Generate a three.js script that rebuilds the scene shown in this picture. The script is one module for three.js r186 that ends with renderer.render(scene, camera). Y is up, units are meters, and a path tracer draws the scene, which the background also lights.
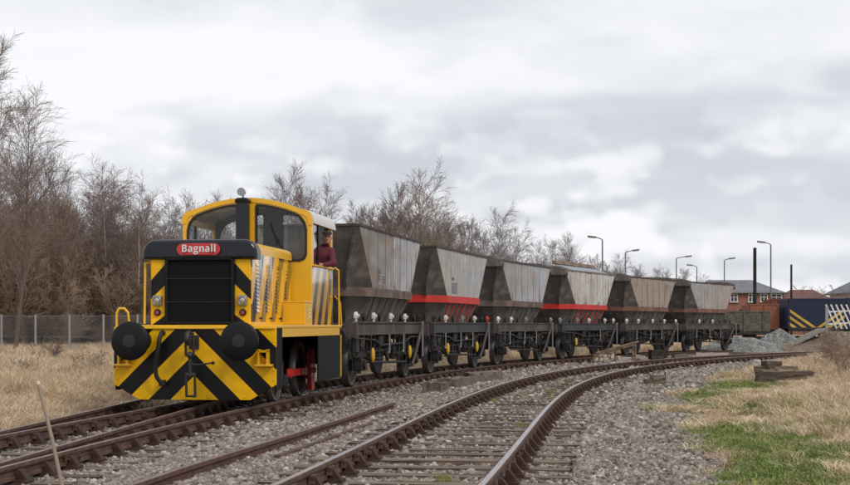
import * as THREE from 'three';
import { mergeGeometries, mergeVertices } from 'three/addons/utils/BufferGeometryUtils.js';
import { MarchingCubes } from 'three/addons/objects/MarchingCubes.js';
import { RoundedBoxGeometry } from 'three/addons/geometries/RoundedBoxGeometry.js';
import { FontLoader } from 'three/addons/loaders/FontLoader.js';
import { TextGeometry } from 'three/addons/geometries/TextGeometry.js';

// ---------------------------------------------------------------- camera, sky, sun, exposure
const scene = new THREE.Scene();
const FOCAL = 1480, CAM_Y = 1.31;                      // lens in pixels of an 850 x 485 frame; y = 0 is the top of the train's rails
const camera = new THREE.PerspectiveCamera(2 * Math.atan(242.5 / FOCAL) * 180 / Math.PI, 850 / 485, 0.1, 3000);
camera.position.set(0, CAM_Y, 0);
camera.setViewOffset(850, 485, 0, -82.5, 850, 485);    // rising front: verticals stay upright
const renderer = new THREE.WebGLRenderer({ antialias: true });
renderer.toneMapping = THREE.LinearToneMapping;
renderer.toneMappingExposure = 1.0;
renderer.shadowMap.enabled = true;

function rng(seed) { let a = seed >>> 0; return () => { a = (a + 0x6d2b79f5) | 0; let t = Math.imul(a ^ (a >>> 15), 1 | a); t = (t + Math.imul(t ^ (t >>> 7), 61 | t)) ^ t; return ((t ^ (t >>> 14)) >>> 0) / 4294967296; }; }
const clamp = (x, a = 0, b = 1) => Math.min(b, Math.max(a, x)), lerp = (a, b, t) => a + (b - a) * t, sstep = (a, b, x) => { const t = clamp((x - a) / (b - a)); return t * t * (3 - 2 * t); };
const hash2 = (x, y, s) => { let h = Math.imul(x | 0, 374761393) + Math.imul(y | 0, 668265263) + Math.imul(s | 0, 2147483647 ^ 91); h = Math.imul(h ^ (h >>> 13), 1274126177); return ((h ^ (h >>> 16)) >>> 0) / 4294967296; };
function vnoise(x, y, s = 0, px = 0, py = 0) {          // value noise, periodic when px, py are given
  const ix = Math.floor(x), iy = Math.floor(y), fx = x - ix, fy = y - iy, u = fx * fx * (3 - 2 * fx), v = fy * fy * (3 - 2 * fy);
  const w = (i, p) => p ? ((i % p) + p) % p : i, a = w(ix, px), b = w(ix + 1, px), c = w(iy, py), d = w(iy + 1, py);
  return lerp(lerp(hash2(a, c, s), hash2(b, c, s), u), lerp(hash2(a, d, s), hash2(b, d, s), u), v);
}
function fbm(x, y, oct = 4, s = 0, px = 0, py = 0) { let t = 0, a = 0.5, n = 0; for (let i = 0; i < oct; i++) { t += a * vnoise(x, y, s + i * 17, px, py); n += a; a *= 0.5; x *= 2; y *= 2; px *= 2; py *= 2; } return t / n; }

{ // one broken overcast sky all the way round
  const W = 2048, Hh = 1024, data = new Float32Array(W * Hh * 4);
  for (let r = 0; r < Hh; r++) {
    const el = ((r + 0.5) / Hh - 0.5) * 180;
    for (let c = 0; c < W; c++) {
      const ph = ((c + 0.5) / W - 0.5) * 360, az = ((ph + 90 + 540) % 360) - 180;   // az 0 is the view axis, + to the right
      const o = (r * W + c) * 4;
      if (el < -3) { data[o] = 0.2; data[o + 1] = 0.18; data[o + 2] = 0.15; data[o + 3] = 1; continue; }
      const e = Math.max(el, 0.3), k = 1 / (0.16 + Math.sin(e * Math.PI / 180));
      const ca = Math.cos(ph * Math.PI / 180), sa = Math.sin(ph * Math.PI / 180);
      const px = ca * k, py = sa * k;                    // plane of the cloud deck
      const wob = fbm(px * 1.7 + 31, py * 1.7 + 9, 4, 3) - 0.5;
      let n = fbm(px * 2.6 + wob * 1.2 + 11, py * 2.6 + wob * 1.2 + 5, 6, 7), n2 = fbm(px * 7 + 3 + wob * 2, py * 7 + 8, 5, 21);
      let gap = clamp(sstep(0.38, 0.68, n) * 0.9 + (n2 - 0.5) * 0.9);
      // the deck's breaks as seen over the wood: a long bright gap above a grey bank
      const puff = fbm(az * 0.42 + 4 + wob, el * 1.15 + wob, 6, 40), bank = Math.exp(-(((el - 6.2) / 2.1) ** 2)) * (0.55 + 0.45 * Math.cos((az - 5) * 0.16)) * sstep(0.45, 0.53, puff + 0.02);
      const open = Math.exp(-(((el - 9.4) / 1.7) ** 2)) * Math.exp(-(((az + 10) / 9) ** 2));
      const tuft = sstep(0.57, 0.64, fbm(az * 0.6 + 30, el * 1.3 + 3, 6, 44)) * Math.exp(-(((el - 4) / 3.5) ** 2));
      gap = clamp(gap * 0.7 + 0.15 + open * 0.7 - bank * 0.62 + tuft * 0.6);
      const shade = sstep(0.3, 0.75, fbm(px * 3.3 + 60, py * 3.3 + 20, 5, 55)) * 0.06;
      const t = clamp(gap), hz = Math.exp(-e / 7);
      const R = lerp(0.68, 0.95, t) - shade * (1 - t) + hz * 0.02, G = lerp(0.71, 0.965, t) - shade * (1 - t) + hz * 0.015, B = lerp(0.77, 1.0, t) - shade * 0.9 * (1 - t);
      data[o] = R; data[o + 1] = G; data[o + 2] = B; data[o + 3] = 1;
    }
  }
  const t = new THREE.DataTexture(data, W, Hh, THREE.RGBAFormat, THREE.FloatType);
  t.mapping = THREE.EquirectangularReflectionMapping; t.magFilter = THREE.LinearFilter; t.minFilter = THREE.LinearFilter; t.needsUpdate = true;
  scene.background = t; scene.environment = t;
}
const sun = new THREE.DirectionalLight(0xfff2e2, 1.35);
sun.name = 'sun'; sun.position.set(46, 62, 18); sun.target.position.set(0, 0, -32);
sun.castShadow = true; sun.shadow.radius = 24; sun.shadow.mapSize.set(2048, 2048);
Object.assign(sun.shadow.camera, { left: -70, right: 70, top: 70, bottom: -70, near: 1, far: 240 });
scene.add(sun); scene.add(sun.target);

// ---------------------------------------------------------------- helpers
const taken = new Map();
function numbered(n) { const k = taken.get(n) ?? 0; taken.set(n, k + 1); return k ? n + '_' + String(k).padStart(3, '0') : n; }
const at = (u, v, d) => new THREE.Vector3((u - 425) / FOCAL * d, CAM_Y - (v - 325) / FOCAL * d, -d);   // where a thing stands, from its bearing and distance
function thing(name, label, category, pos = [0, 0, 0], turn = 0, group) {
  const o = new THREE.Group(); o.name = numbered(name); o.position.set(...pos); o.rotation.y = turn;
  o.userData = { label, category }; if (group) o.userData.group = group; scene.add(o); return o;
}
const flat = (g) => { const n = g.index ? g.toNonIndexed() : g; for (const k of Object.keys(n.attributes)) if (!['position', 'normal', 'uv', 'color'].includes(k)) n.deleteAttribute(k); return n; };
function merged(gs) { gs = [].concat(gs).map(flat); return gs.length === 1 ? gs[0] : mergeGeometries(gs); }
function triUV(g) {                                       // uv in metres by the way a face points
  const p = g.attributes.position, n = g.attributes.normal, uv = new Float32Array(p.count * 2);
  for (let i = 0; i < p.count; i += 3) {
    const ax = Math.abs(n.getX(i) + n.getX(i + 1) + n.getX(i + 2)), ay = Math.abs(n.getY(i) + n.getY(i + 1) + n.getY(i + 2)), az = Math.abs(n.getZ(i) + n.getZ(i + 1) + n.getZ(i + 2));
    for (let j = i; j < i + 3; j++) {
      const x = p.getX(j), y = p.getY(j), z = p.getZ(j);
      const [a, b] = ax >= ay && ax >= az ? [z, y] : ay >= az ? [x, z] : [x, y];
      uv[j * 2] = a; uv[j * 2 + 1] = b;
    }
  }
  g.setAttribute('uv', new THREE.BufferAttribute(uv, 2)); return g;
}
function planarUV(g, U, V, u0, u1, v0, v1) {
  const p = g.attributes.position, uv = new Float32Array(p.count * 2), f = { x: 'getX', y: 'getY', z: 'getZ' };
  for (let i = 0; i < p.count; i++) { uv[i * 2] = (p[f[U]](i) - u0) / (u1 - u0); uv[i * 2 + 1] = (p[f[V]](i) - v0) / (v1 - v0); }
  g.setAttribute('uv', new THREE.BufferAttribute(uv, 2)); return g;
}
function meshOf(name, g, m) { const o = new THREE.Mesh(g, m); o.name = name; o.castShadow = o.receiveShadow = true; return o; }
function part(name, gs, m, parent, uvf = triUV) { const g = merged(gs); if (uvf) uvf(g); const o = meshOf(name, g, m); parent.add(o); return o; }
function place(name, g, m, parent, x, y, z, rx = 0, ry = 0, rz = 0) { const o = meshOf(name, g, m); o.position.set(x, y, z); o.rotation.set(rx, ry, rz); parent.add(o); return o; }
const E3 = new THREE.Euler(), Q = new THREE.Quaternion(), M4 = new THREE.Matrix4(), V3 = (x, y, z) => new THREE.Vector3(x, y, z), UP = V3(0, 1, 0), ONE = V3(1, 1, 1);
function xf(g, x = 0, y = 0, z = 0, rx = 0, ry = 0, rz = 0) { return g.applyMatrix4(new THREE.Matrix4().compose(V3(x, y, z), new THREE.Quaternion().setFromEuler(new THREE.Euler(rx, ry, rz)), ONE)); }
const box = (w, h, d, x = 0, y = 0, z = 0, rx = 0, ry = 0, rz = 0) => xf(new THREE.BoxGeometry(w, h, d), x, y, z, rx, ry, rz);
const rbox = (w, h, d, r, x = 0, y = 0, z = 0, rx = 0, ry = 0, rz = 0, seg = 2) => xf(new RoundedBoxGeometry(w, h, d, seg, r), x, y, z, rx, ry, rz);
function rod(a, b, r, seg = 7, r2 = r) {
  a = V3(...a); b = V3(...b); const d = b.clone().sub(a), L = d.length(), g = new THREE.CylinderGeometry(r2, r, L, seg, 1);
  return g.applyMatrix4(new THREE.Matrix4().compose(a.clone().add(b).multiplyScalar(0.5), new THREE.Quaternion().setFromUnitVectors(UP, d.normalize()), ONE));
}
const cylX = (r, w, x, y, z, seg = 24, r2 = r) => xf(new THREE.CylinderGeometry(r2, r, w, seg), x, y, z, 0, 0, -Math.PI / 2);   // r2 on the +x end
const cylZ = (r, w, x, y, z, seg = 24, r2 = r) => xf(new THREE.CylinderGeometry(r2, r, w, seg), x, y, z, Math.PI / 2, 0, 0);     // r2 on the +z end
const tube = (pts, r, seg = 24, rs = 7) => new THREE.TubeGeometry(new THREE.CatmullRomCurve3(pts.map((p) => V3(...p))), seg, r, rs);
const bent = (pts, r, rs = 7) => { const out = []; for (let i = 0; i + 1 < pts.length; i++) { out.push(rod(pts[i], pts[i + 1], r, rs)); if (i) out.push(xf(new THREE.SphereGeometry(r, rs, 5), ...pts[i])); } return out; };
function shapeOf(pts) { const s = new THREE.Shape(); pts.forEach(([x, y], i) => (i ? s.lineTo(x, y) : s.moveTo(x, y))); s.closePath(); return s; }
function extr(s, depth, bevel = 0) { return new THREE.ExtrudeGeometry(s, { depth, bevelEnabled: bevel > 0, bevelThickness: bevel, bevelSize: bevel, bevelSegments: 1, curveSegments: 8 }); }
function quads(list) {                                    // list of polygons (3 or 4 points), flat shaded
  const p = []; for (const q of list) { const [a, b, c, d] = q; p.push(...a, ...b, ...c); if (d) p.push(...a, ...c, ...d); }
  const g = new THREE.BufferGeometry(); g.setAttribute('position', new THREE.Float32BufferAttribute(p, 3)); g.computeVertexNormals(); g.setAttribute('uv', new THREE.Float32BufferAttribute(new Float32Array(p.length / 3 * 2), 2)); return g;
}
function slabs(list, th) {                                // the same polygons as plates with a thickness, grown inward along their normal
  const out = []; for (const q of list) {
    const P = q.map((a) => V3(...a)), n = P[1].clone().sub(P[0]).cross(P[2].clone().sub(P[0])).normalize().multiplyScalar(-th), B = P.map((v) => v.clone().add(n)), k = P.length, A = P.map((v) => v.toArray()), b = B.map((v) => v.toArray());
    out.push(A, [...b].reverse()); for (let i = 0; i < k; i++) { const j = (i + 1) % k; out.push([A[i], b[i], b[j], A[j]]); }
  } return quads(out);
}

// ---------------------------------------------------------------- textures (what surfaces are made of)
function tex(w, h, fn, metres = 1, metresY = metres, srgb = true) {
  const d = new Uint8Array(w * h * 4);
  for (let y = 0; y < h; y++) for (let x = 0; x < w; x++) { const c = fn(x / w, y / h, x, y), o = (y * w + x) * 4; d[o] = clamp(c[0], 0, 255); d[o + 1] = clamp(c[1], 0, 255); d[o + 2] = clamp(c[2], 0, 255); d[o + 3] = 255; }
  const t = new THREE.DataTexture(d, w, h); t.wrapS = t.wrapT = THREE.RepeatWrapping; t.magFilter = THREE.LinearFilter; t.minFilter = THREE.LinearMipmapLinearFilter; t.generateMipmaps = true;
  t.repeat.set(1 / metres, 1 / metresY); if (srgb) t.colorSpace = THREE.SRGBColorSpace; t.needsUpdate = true; return t;
}
const grey = (fn) => (u, v, x, y) => { const g = 255 * clamp(fn(u, v, x, y)); return [g, g, g]; };
const mix3 = (a, b, t) => [lerp(a[0], b[0], t), lerp(a[1], b[1], t), lerp(a[2], b[2], t)];
function canvasTex(w, h, draw) { const c = document.createElement('canvas'); c.width = w; c.height = h; const g = c.getContext('2d'); draw(g, w, h); const t = new THREE.CanvasTexture(c); t.colorSpace = THREE.SRGBColorSpace; t.magFilter = THREE.LinearFilter; return t; }
const std = (o) => new THREE.MeshStandardMaterial({ roughness: 0.8, ...o });
const phy = (o) => new THREE.MeshPhysicalMaterial({ roughness: 0.5, ...o });
const lin = (r, g, b) => new THREE.Color().setRGB(r, g, b);

const T = {
  gravel: tex(512, 512, (u, v) => { const n = fbm(u * 40, v * 40, 3, 1, 40, 40), m = fbm(u * 6, v * 6, 4, 9, 6, 6), k = vnoise(u * 90, v * 90, 5, 90, 90); const g = 150 + (n - 0.5) * 150 + (m - 0.5) * 60 + (k > 0.86 ? 60 : 0) - (k < 0.2 ? 50 : 0); return [g, g * 0.975, g * 0.94]; }, 2.2),
  gravelB: tex(512, 512, grey((u, v) => fbm(u * 44, v * 44, 3, 2, 44, 44)), 2.2, 2.2, false),
  rust: tex(256, 256, (u, v) => { const n = fbm(u * 12, v * 12, 5, 3, 12, 12), m = fbm(u * 4, v * 4, 3, 8, 4, 4); return mix3([70, 52, 45], [120, 86, 70], clamp(n * 1.3 - 0.2 + (m - 0.5) * 0.5)); }, 0.9),
  steel: tex(256, 64, (u, v) => { const n = fbm(u * 6, v * 30, 4, 4, 6, 30), m = fbm(u * 8, v * 4, 3, 12, 8, 4); return mix3([150, 140, 138], [196, 190, 190], clamp(n * 0.9 + (m - 0.5) * 0.7)); }, 1.5, 0.12),
  railbrown: tex(256, 64, (u, v) => { const n = fbm(u * 6, v * 30, 4, 44, 6, 30), m = fbm(u * 9, v * 4, 3, 13, 9, 4); return mix3([112, 92, 84], [158, 138, 128], clamp(n * 0.9 + (m - 0.5) * 0.8)); }, 1.5, 0.12),
  wood: tex(256, 256, (u, v) => { const n = fbm(u * 4, v * 60, 4, 6, 4, 60), m = fbm(u * 3, v * 5, 3, 14, 3, 5), c = vnoise(u * 5, v * 34, 18, 5, 34); return mix3([70, 58, 50], [152, 138, 124], clamp(n * 1.2 - 0.15 + (m - 0.5) * 0.7 - (c < 0.16 ? 0.5 : 0))); }, 1.1, 0.5),
  woodB: tex(256, 256, grey((u, v) => fbm(u * 4, v * 60, 4, 6, 4, 60)), 1.1, 0.5, false),
  grime: tex(256, 256, (u, v) => { const n = fbm(u * 9, v * 9, 5, 15, 9, 9), m = fbm(u * 26, v * 5, 3, 16, 26, 5); return mix3([34, 32, 31], [78, 70, 64], clamp(n * 1.6 - 0.45 + (m - 0.5) * 0.5)); }, 1.4),
  concrete: tex(256, 256, (u, v) => { const n = fbm(u * 14, v * 14, 5, 25, 14, 14), m = fbm(u * 3, v * 3, 3, 26, 3, 3); const g = 128 + (n - 0.5) * 90 + (m - 0.5) * 60; return [g, g * 0.97, g * 0.9]; }, 0.9),
  brick: tex(256, 256, (u, v) => { const n = fbm(u * 30, v * 60, 3, 28, 30, 60), m = fbm(u * 4, v * 4, 3, 29, 4, 4); return mix3([126, 86, 75], [158, 114, 101], clamp(n + (m - 0.5) * 0.6)); }, 2.4),
  slate: tex(256, 256, (u, v) => { const n = fbm(u * 24, v * 40, 3, 30, 24, 40), m = fbm(u * 5, v * 3, 3, 32, 5, 3); return mix3([96, 98, 104], [136, 137, 142], clamp(n + (m - 0.5) * 0.6)); }, 3),
  chip: tex(128, 128, (u, v) => { const n = fbm(u * 10, v * 10, 4, 35, 10, 10); const g = 215 + (n - 0.5) * 90; return [g, g, g]; }, 0.12),
};
// the loco's two paints, lightly grained
const YEL = [240, 184, 4], BLK = [16, 17, 20];
const MAT = {
  rail: std({ map: T.rust, roughness: 0.85, metalness: 0.1 }),
  railTopBright: std({ map: T.steel, roughness: 0.34, metalness: 0.75 }),
  railTopDull: std({ map: T.railbrown, roughness: 0.5, metalness: 0.45 }),
  chair: std({ map: T.rust, color: lin(0.55, 0.5, 0.48), roughness: 0.9 }),
  key: std({ map: T.wood, color: lin(0.62, 0.52, 0.45), roughness: 0.9 }),
  sleeper: std({ map: T.wood, bumpMap: T.woodB, bumpScale: 0.008, roughness: 0.95 }),
  sleeperDark: std({ map: T.wood, color: lin(0.6, 0.57, 0.56), bumpMap: T.woodB, bumpScale: 0.008, roughness: 0.9 }),
  sleeperPale: std({ map: T.wood, color: lin(1.2, 1.18, 1.16), bumpMap: T.woodB, bumpScale: 0.008, roughness: 0.95 }),
  yellow: phy({ color: lin(0.83, 0.465, 0.003), roughness: 0.45, clearcoat: 0.5, clearcoatRoughness: 0.18 }),
  black: phy({ color: lin(0.006, 0.0065, 0.008), roughness: 0.45, specularIntensity: 0.5 }),
  navy: phy({ color: lin(0.006, 0.008, 0.014), roughness: 0.24, specularIntensity: 1 }),
  matt: phy({ color: lin(0.008, 0.008, 0.009), roughness: 0.75, specularIntensity: 0.4 }),
  grime: std({ map: T.grime, roughness: 0.8 }),
  grimeDark: std({ map: T.grime, color: lin(0.42, 0.42, 0.44), roughness: 0.75 }),
  oily: std({ color: lin(0.05, 0.047, 0.045), roughness: 0.5, metalness: 0.4 }),
  tyre: std({ color: lin(0.16, 0.145, 0.14), roughness: 0.45, metalness: 0.6 }),
  buffer: phy({ color: lin(0.006, 0.0065, 0.008), roughness: 0.4, specularIntensity: 0.55 }),
  bufferWear: std({ color: lin(0.03, 0.03, 0.033), roughness: 0.45, metalness: 0.3 }),
  red: phy({ color: lin(0.55, 0.022, 0.02), roughness: 0.45, clearcoat: 0.4 }),
  redFaded: std({ color: lin(0.5, 0.05, 0.035), roughness: 0.7 }),
  white: std({ color: lin(0.72, 0.72, 0.70), roughness: 0.6 }),
  chrome: std({ color: lin(0.36, 0.36, 0.36), roughness: 0.3, metalness: 0.9 }),
  lens: phy({ color: lin(0.38, 0.37, 0.34), roughness: 0.12, clearcoat: 1 }),
  redLens: phy({ color: lin(0.2, 0.005, 0.005), roughness: 0.15, clearcoat: 1 }),
  glass: phy({ color: lin(0.86, 0.9, 0.9), roughness: 0.02, transmission: 1, thickness: 0, ior: 1.5 }),
  rubber: std({ color: lin(0.012, 0.012, 0.012), roughness: 0.6 }),
  roofGrey: phy({ color: lin(0.55, 0.54, 0.52), roughness: 0.45, clearcoat: 0.3 }),
  slabby: std({ map: T.concrete, color: lin(0.7, 0.64, 0.57), roughness: 0.95 }),
  concrete: std({ map: T.concrete, bumpMap: T.gravelB, bumpScale: 0.01, roughness: 0.95 }),
  cabInner: std({ color: lin(0.07, 0.075, 0.075), roughness: 0.7 }),
  lampGrey: std({ color: lin(0.17, 0.175, 0.18), roughness: 0.6, metalness: 0.3 }),
  galv: std({ color: lin(0.34, 0.35, 0.36), roughness: 0.55, metalness: 0.4 }),
};

// ---------------------------------------------------------------- track alignments (x to the right, d away from the camera)
function alignment(x0, d0, th, b, c, e, sMin, sMax, clip, grow) {
  const step = 0.1, pts = [], theta = (s) => { const q = Math.min(Math.max(s, 0), clip); const base = th + b * q + c * q * q + e * q ** 3; return s > clip ? base + (s - clip) * grow : s < 0 ? th : base; };
  let x = x0, d = d0; const fwd = []; for (let s = 0; s <= sMax; s += step) { fwd.push({ s, x, d, t: theta(s) }); x += Math.sin(theta(s)) * step; d += Math.cos(theta(s)) * step; }
  x = x0; d = d0; const bwd = []; for (let s = -step; s >= sMin; s -= step) { x -= Math.sin(theta(s)) * step; d -= Math.cos(theta(s)) * step; bwd.unshift({ s, x, d, t: theta(s) }); }
  pts.push(...bwd, ...fwd);
  const s0 = pts[0].s;
  const get = (s) => { const f = clamp((s - s0) / step, 0, pts.length - 1.001), i = Math.floor(f), k = f - i, a = pts[i], q = pts[i + 1]; return { x: lerp(a.x, q.x, k), d: lerp(a.d, q.d, k), t: lerp(a.t, q.t, k) }; };
  const xd = new Float32Array(300); let i = 0; for (let d = 0; d < 300; d++) { while (i < pts.length - 2 && pts[i + 1].d < d) i++; const a = pts[i], q = pts[i + 1], k = (d - a.d) / (q.d - a.d); xd[d] = lerp(a.x, q.x, k); }
  const xAt = (d) => { const q = clamp(d, 0, 298), k = Math.floor(q); return lerp(xd[k], xd[k + 1], q - k); };
  const offset = (w, s1, s2, ds = 0.6) => { const out = []; for (let s = s1; s <= s2 + 1e-6; s += ds) { const p = get(s); out.push([p.x + w * Math.cos(p.t), p.d - w * Math.sin(p.t)]); } return out; };
  return { get, xAt, offset };
}
const TRAIN = alignment(-4.70489, 13, 0.0820188, 0.00540012, -7.29754e-5, 2.38164e-6, -8, 110, 44, 0.007);
const NEAR = alignment(-0.46243, 10, 0.141492, -0.00502388, 0.000429299, -3.3284e-6, -6, 110, 66, 0.004);
const RAIL_Y = { train: 0, near: 0.14 };

// ---------------------------------------------------------------- the ground
function groundY(x, d) {
  const xt = TRAIN.xAt(d), xn = NEAR.xAt(d), w = sstep(xt + 1.5, Math.max(xn - 1.4, xt + 1.6), x);
  let h = lerp(-0.205, -0.065, w);
  const right = x - xn - 1.6; if (right > 0) h += sstep(0, 5, right) * 0.12 * (d < 62 ? 1 : 0.5);
  const left = xt - 2 - x; if (left > 0) h += sstep(0, 16, left) * 0.24;
  const rough = 0.012 + 0.05 * sstep(1.5, 5, Math.max(right, left));
  h += (fbm(x * 0.9 + 50, d * 0.9, 3, 71) - 0.5) * rough * 2;
  return h;
}
function zones(x, d) {                                     // what lies here: shares of ballast, dry grass, green moss, yard dirt
  const xt = TRAIN.xAt(d), xn = NEAR.xAt(d), n = fbm(x * 0.55 + 20, d * 0.55 + 7, 4, 81) - 0.5, n2 = fbm(x * 1.6 + 3, d * 1.6, 3, 83) - 0.5;
  const rightEdge = xn + 2.75 + Math.max(0, d - 28) * 0.1 + n * 1.5 + n2 * 0.6, leftEdge = xt - 1.75 + n * 0.5 + n2 * 0.3;
  let bal = sstep(leftEdge - 0.25, leftEdge + 0.25, x) * (1 - sstep(rightEdge - 0.35, rightEdge + 0.35, x));
  let yard = sstep(58, 66, d + n * 6) * sstep(-2, 3, x - xt + 1);
  const toGrass = x - rightEdge;
  let moss = sstep(-0.3, 0.2, toGrass) * (1 - sstep(0.8, 1.7, toGrass + n2 * 1.6)) * 0.95 * sstep(0.33, 0.52, fbm(x * 0.8 + 9, d * 0.35 + 3, 3, 85) + 0.12) * (1 - sstep(30, 40, d));
  bal = Math.max(bal, 0); yard *= 1 - bal;
  const grass = (1 - bal) * (1 - yard) * (1 - moss);
  return { bal, yard, moss: moss * (1 - bal), grass };
}
function lines(marks) { const out = []; for (let i = 0; i + 1 < marks.length; i++) { const [a, st] = marks[i], b = marks[i + 1][0]; for (let v = a; v < b - 1e-6; v += st) out.push(v); } out.push(marks[marks.length - 1][0]); return out; }
{
  const xs = lines([[-1200, 300], [-300, 60], [-60, 8], [-20, 0.8], [-8, 0.3], [16, 0.8], [40, 8], [80, 60], [320, 300], [1220, 1]]);
  const ds = lines([[-20, 8], [4, 0.5], [8, 0.3], [45, 0.8], [80, 4], [120, 30], [300, 150], [1500, 1]]);
  const pos = [], col = [], uv = [], idx = [], nx = xs.length;
  const C = { bal: [0.30, 0.262, 0.235], yard: [0.31, 0.27, 0.23], moss: [0.2, 0.21, 0.075], grass: [0.44, 0.34, 0.235] };
  for (const d of ds) for (const x of xs) {
    const z = zones(x, d), n = fbm(x * 0.7, d * 0.7, 3, 91), c = [0, 1, 2].map((i) => (z.bal * C.bal[i] + z.yard * C.yard[i] + z.moss * C.moss[i] + z.grass * C.grass[i]) * (0.8 + n * 0.4) / 0.36);
    pos.push(x, groundY(x, d), -d); col.push(...c); uv.push(x, d);
  }
  for (let j = 0; j + 1 < ds.length; j++) for (let i = 0; i + 1 < nx; i++) { const a = j * nx + i, b = a + 1, c = a + nx, e = c + 1; idx.push(a, b, c, b, e, c); }
  const g = new THREE.BufferGeometry(); g.setAttribute('position', new THREE.Float32BufferAttribute(pos, 3)); g.setAttribute('color', new THREE.Float32BufferAttribute(col, 3)); g.setAttribute('uv', new THREE.Float32BufferAttribute(uv, 2)); g.setIndex(idx); g.computeVertexNormals();
  const o = meshOf('ground', g, std({ map: T.gravel, vertexColors: true, bumpMap: T.gravelB, bumpScale: 0.03, roughness: 1 })); o.userData.kind = 'structure'; scene.add(o);
}

// ---------------------------------------------------------------- rails, chairs, sleepers
const BULL = [[-0.035, 0], [0.035, 0], [0.036, -0.03], [0.028, -0.046], [0.01, -0.056], [0.01, -0.108], [0.03, -0.118], [0.032, -0.145], [-0.032, -0.145], [-0.03, -0.118], [-0.01, -0.108], [-0.01, -0.056], [-0.028, -0.046], [-0.036, -0.03]].reverse();
const FLATB = [[-0.034, 0], [0.034, 0], [0.036, -0.035], [0.012, -0.048], [0.009, -0.115], [0.068, -0.138], [0.07, -0.15], [-0.07, -0.15], [-0.068, -0.138], [-0.009, -0.115], [-0.012, -0.048], [-0.036, -0.035]].reverse();
function sweep(profile, line, y, closeEnds = true) {      // line: [x, d] points; profile in (across to the right, up); y: number or function of the point's index
  const P = [], uvs = [], n = profile.length; let run = 0, per = [0]; for (let i = 0; i < n; i++) { const a = profile[i], b = profile[(i + 1) % n]; per.push(per[i] + Math.hypot(a[0] - b[0], a[1] - b[1])); }
  const ring = line.map(([x, d], i) => { const a = line[Math.max(0, i - 1)], b = line[Math.min(line.length - 1, i + 1)], tx = b[0] - a[0], td = b[1] - a[1], L = Math.hypot(tx, td), h = typeof y === 'function' ? y(i) : y; return profile.map(([p, q]) => [x + p * td / L, h + q, -(d - p * tx / L)]); });
  for (let i = 0; i + 1 < line.length; i++) {
    const L = Math.hypot(line[i + 1][0] - line[i][0], line[i + 1][1] - line[i][1]);
    for (let k = 0; k < n; k++) { const m = (k + 1) % n, a = ring[i][k], b = ring[i][m], c = ring[i + 1][m], e = ring[i + 1][k]; P.push(...a, ...c, ...b, ...a, ...e, ...c); const u0 = run, u1 = run + L, v0 = per[k], v1 = per[k + 1]; uvs.push(u0, v0, u1, v1, u0, v1, u0, v0, u1, v0, u1, v1); }
    run += L;
  }
  if (closeEnds) for (const [r, f] of [[ring[0], 1], [ring[ring.length - 1], -1]]) { const tri = THREE.ShapeUtils.triangulateShape(profile.map(([a, b]) => new THREE.Vector2(a, b)), []); for (const t of tri) { const q = f > 0 ? t : [...t].reverse(); for (const i of q) { P.push(...r[i]); uvs.push(profile[i][0], profile[i][1]); } } }
  const g = new THREE.BufferGeometry(); g.setAttribute('position', new THREE.Float32BufferAttribute(P, 3)); g.setAttribute('uv', new THREE.Float32BufferAttribute(uvs, 2)); g.computeVertexNormals(); return g;
}
const chairGeo = triUV(merged([box(0.32, 0.035, 0.19, 0, 0.0175, 0), (() => { const g = extr(shapeOf([[0.038, 0.03], [0.155, 0.03], [0.12, 0.07], [0.075, 0.135], [0.045, 0.135]]), 0.1); return xf(g, 0, 0, -0.05); })(), (() => { const g = extr(shapeOf([[-0.038, 0.03], [-0.05, 0.12], [-0.075, 0.125], [-0.12, 0.06], [-0.145, 0.03]]), 0.1); return xf(g, 0, 0, -0.05); })()]));
const fishGeo = triUV(box(0.022, 0.085, 0.5)), boltGeo = triUV(merged([-0.18, -0.06, 0.06, 0.18].map((z) => cylX(0.017, 0.075, 0, 0, z, 6))));
const keyGeo = triUV(box(0.05, 0.07, 0.17, -0.045, 0.105, 0));
const sleeperGeos = [2.6, 3.5].map((L) => [0, 1, 2].map((k) => { const r = rng(77 + k), g = new THREE.BoxGeometry(L, 0.14, 0.25, 6, 1, 1), p = g.attributes.position; for (let i = 0; i < p.count; i++) { const e = Math.abs(p.getX(i)) > L / 2 - 0.01 ? 0.03 : 0.008; p.setY(i, p.getY(i) + (r() - 0.5) * 0.014); p.setX(i, p.getX(i) + (r() - 0.5) * e); p.setZ(i, p.getZ(i) + (r() - 0.5) * 0.02); } const f = flat(g); f.computeVertexNormals(); return triUV(f); }));
const sleeperSpots = [], onSleeper = (x, d) => sleeperSpots.some(([sx, sd, t, h]) => { const dx = x - sx, dd = d - sd; return Math.abs(dd) < 0.8 && Math.abs(dx * Math.sin(t) + dd * Math.cos(t)) < 0.155 && Math.abs(dx * Math.cos(t) - dd * Math.sin(t)) < h + 0.02; });
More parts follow.
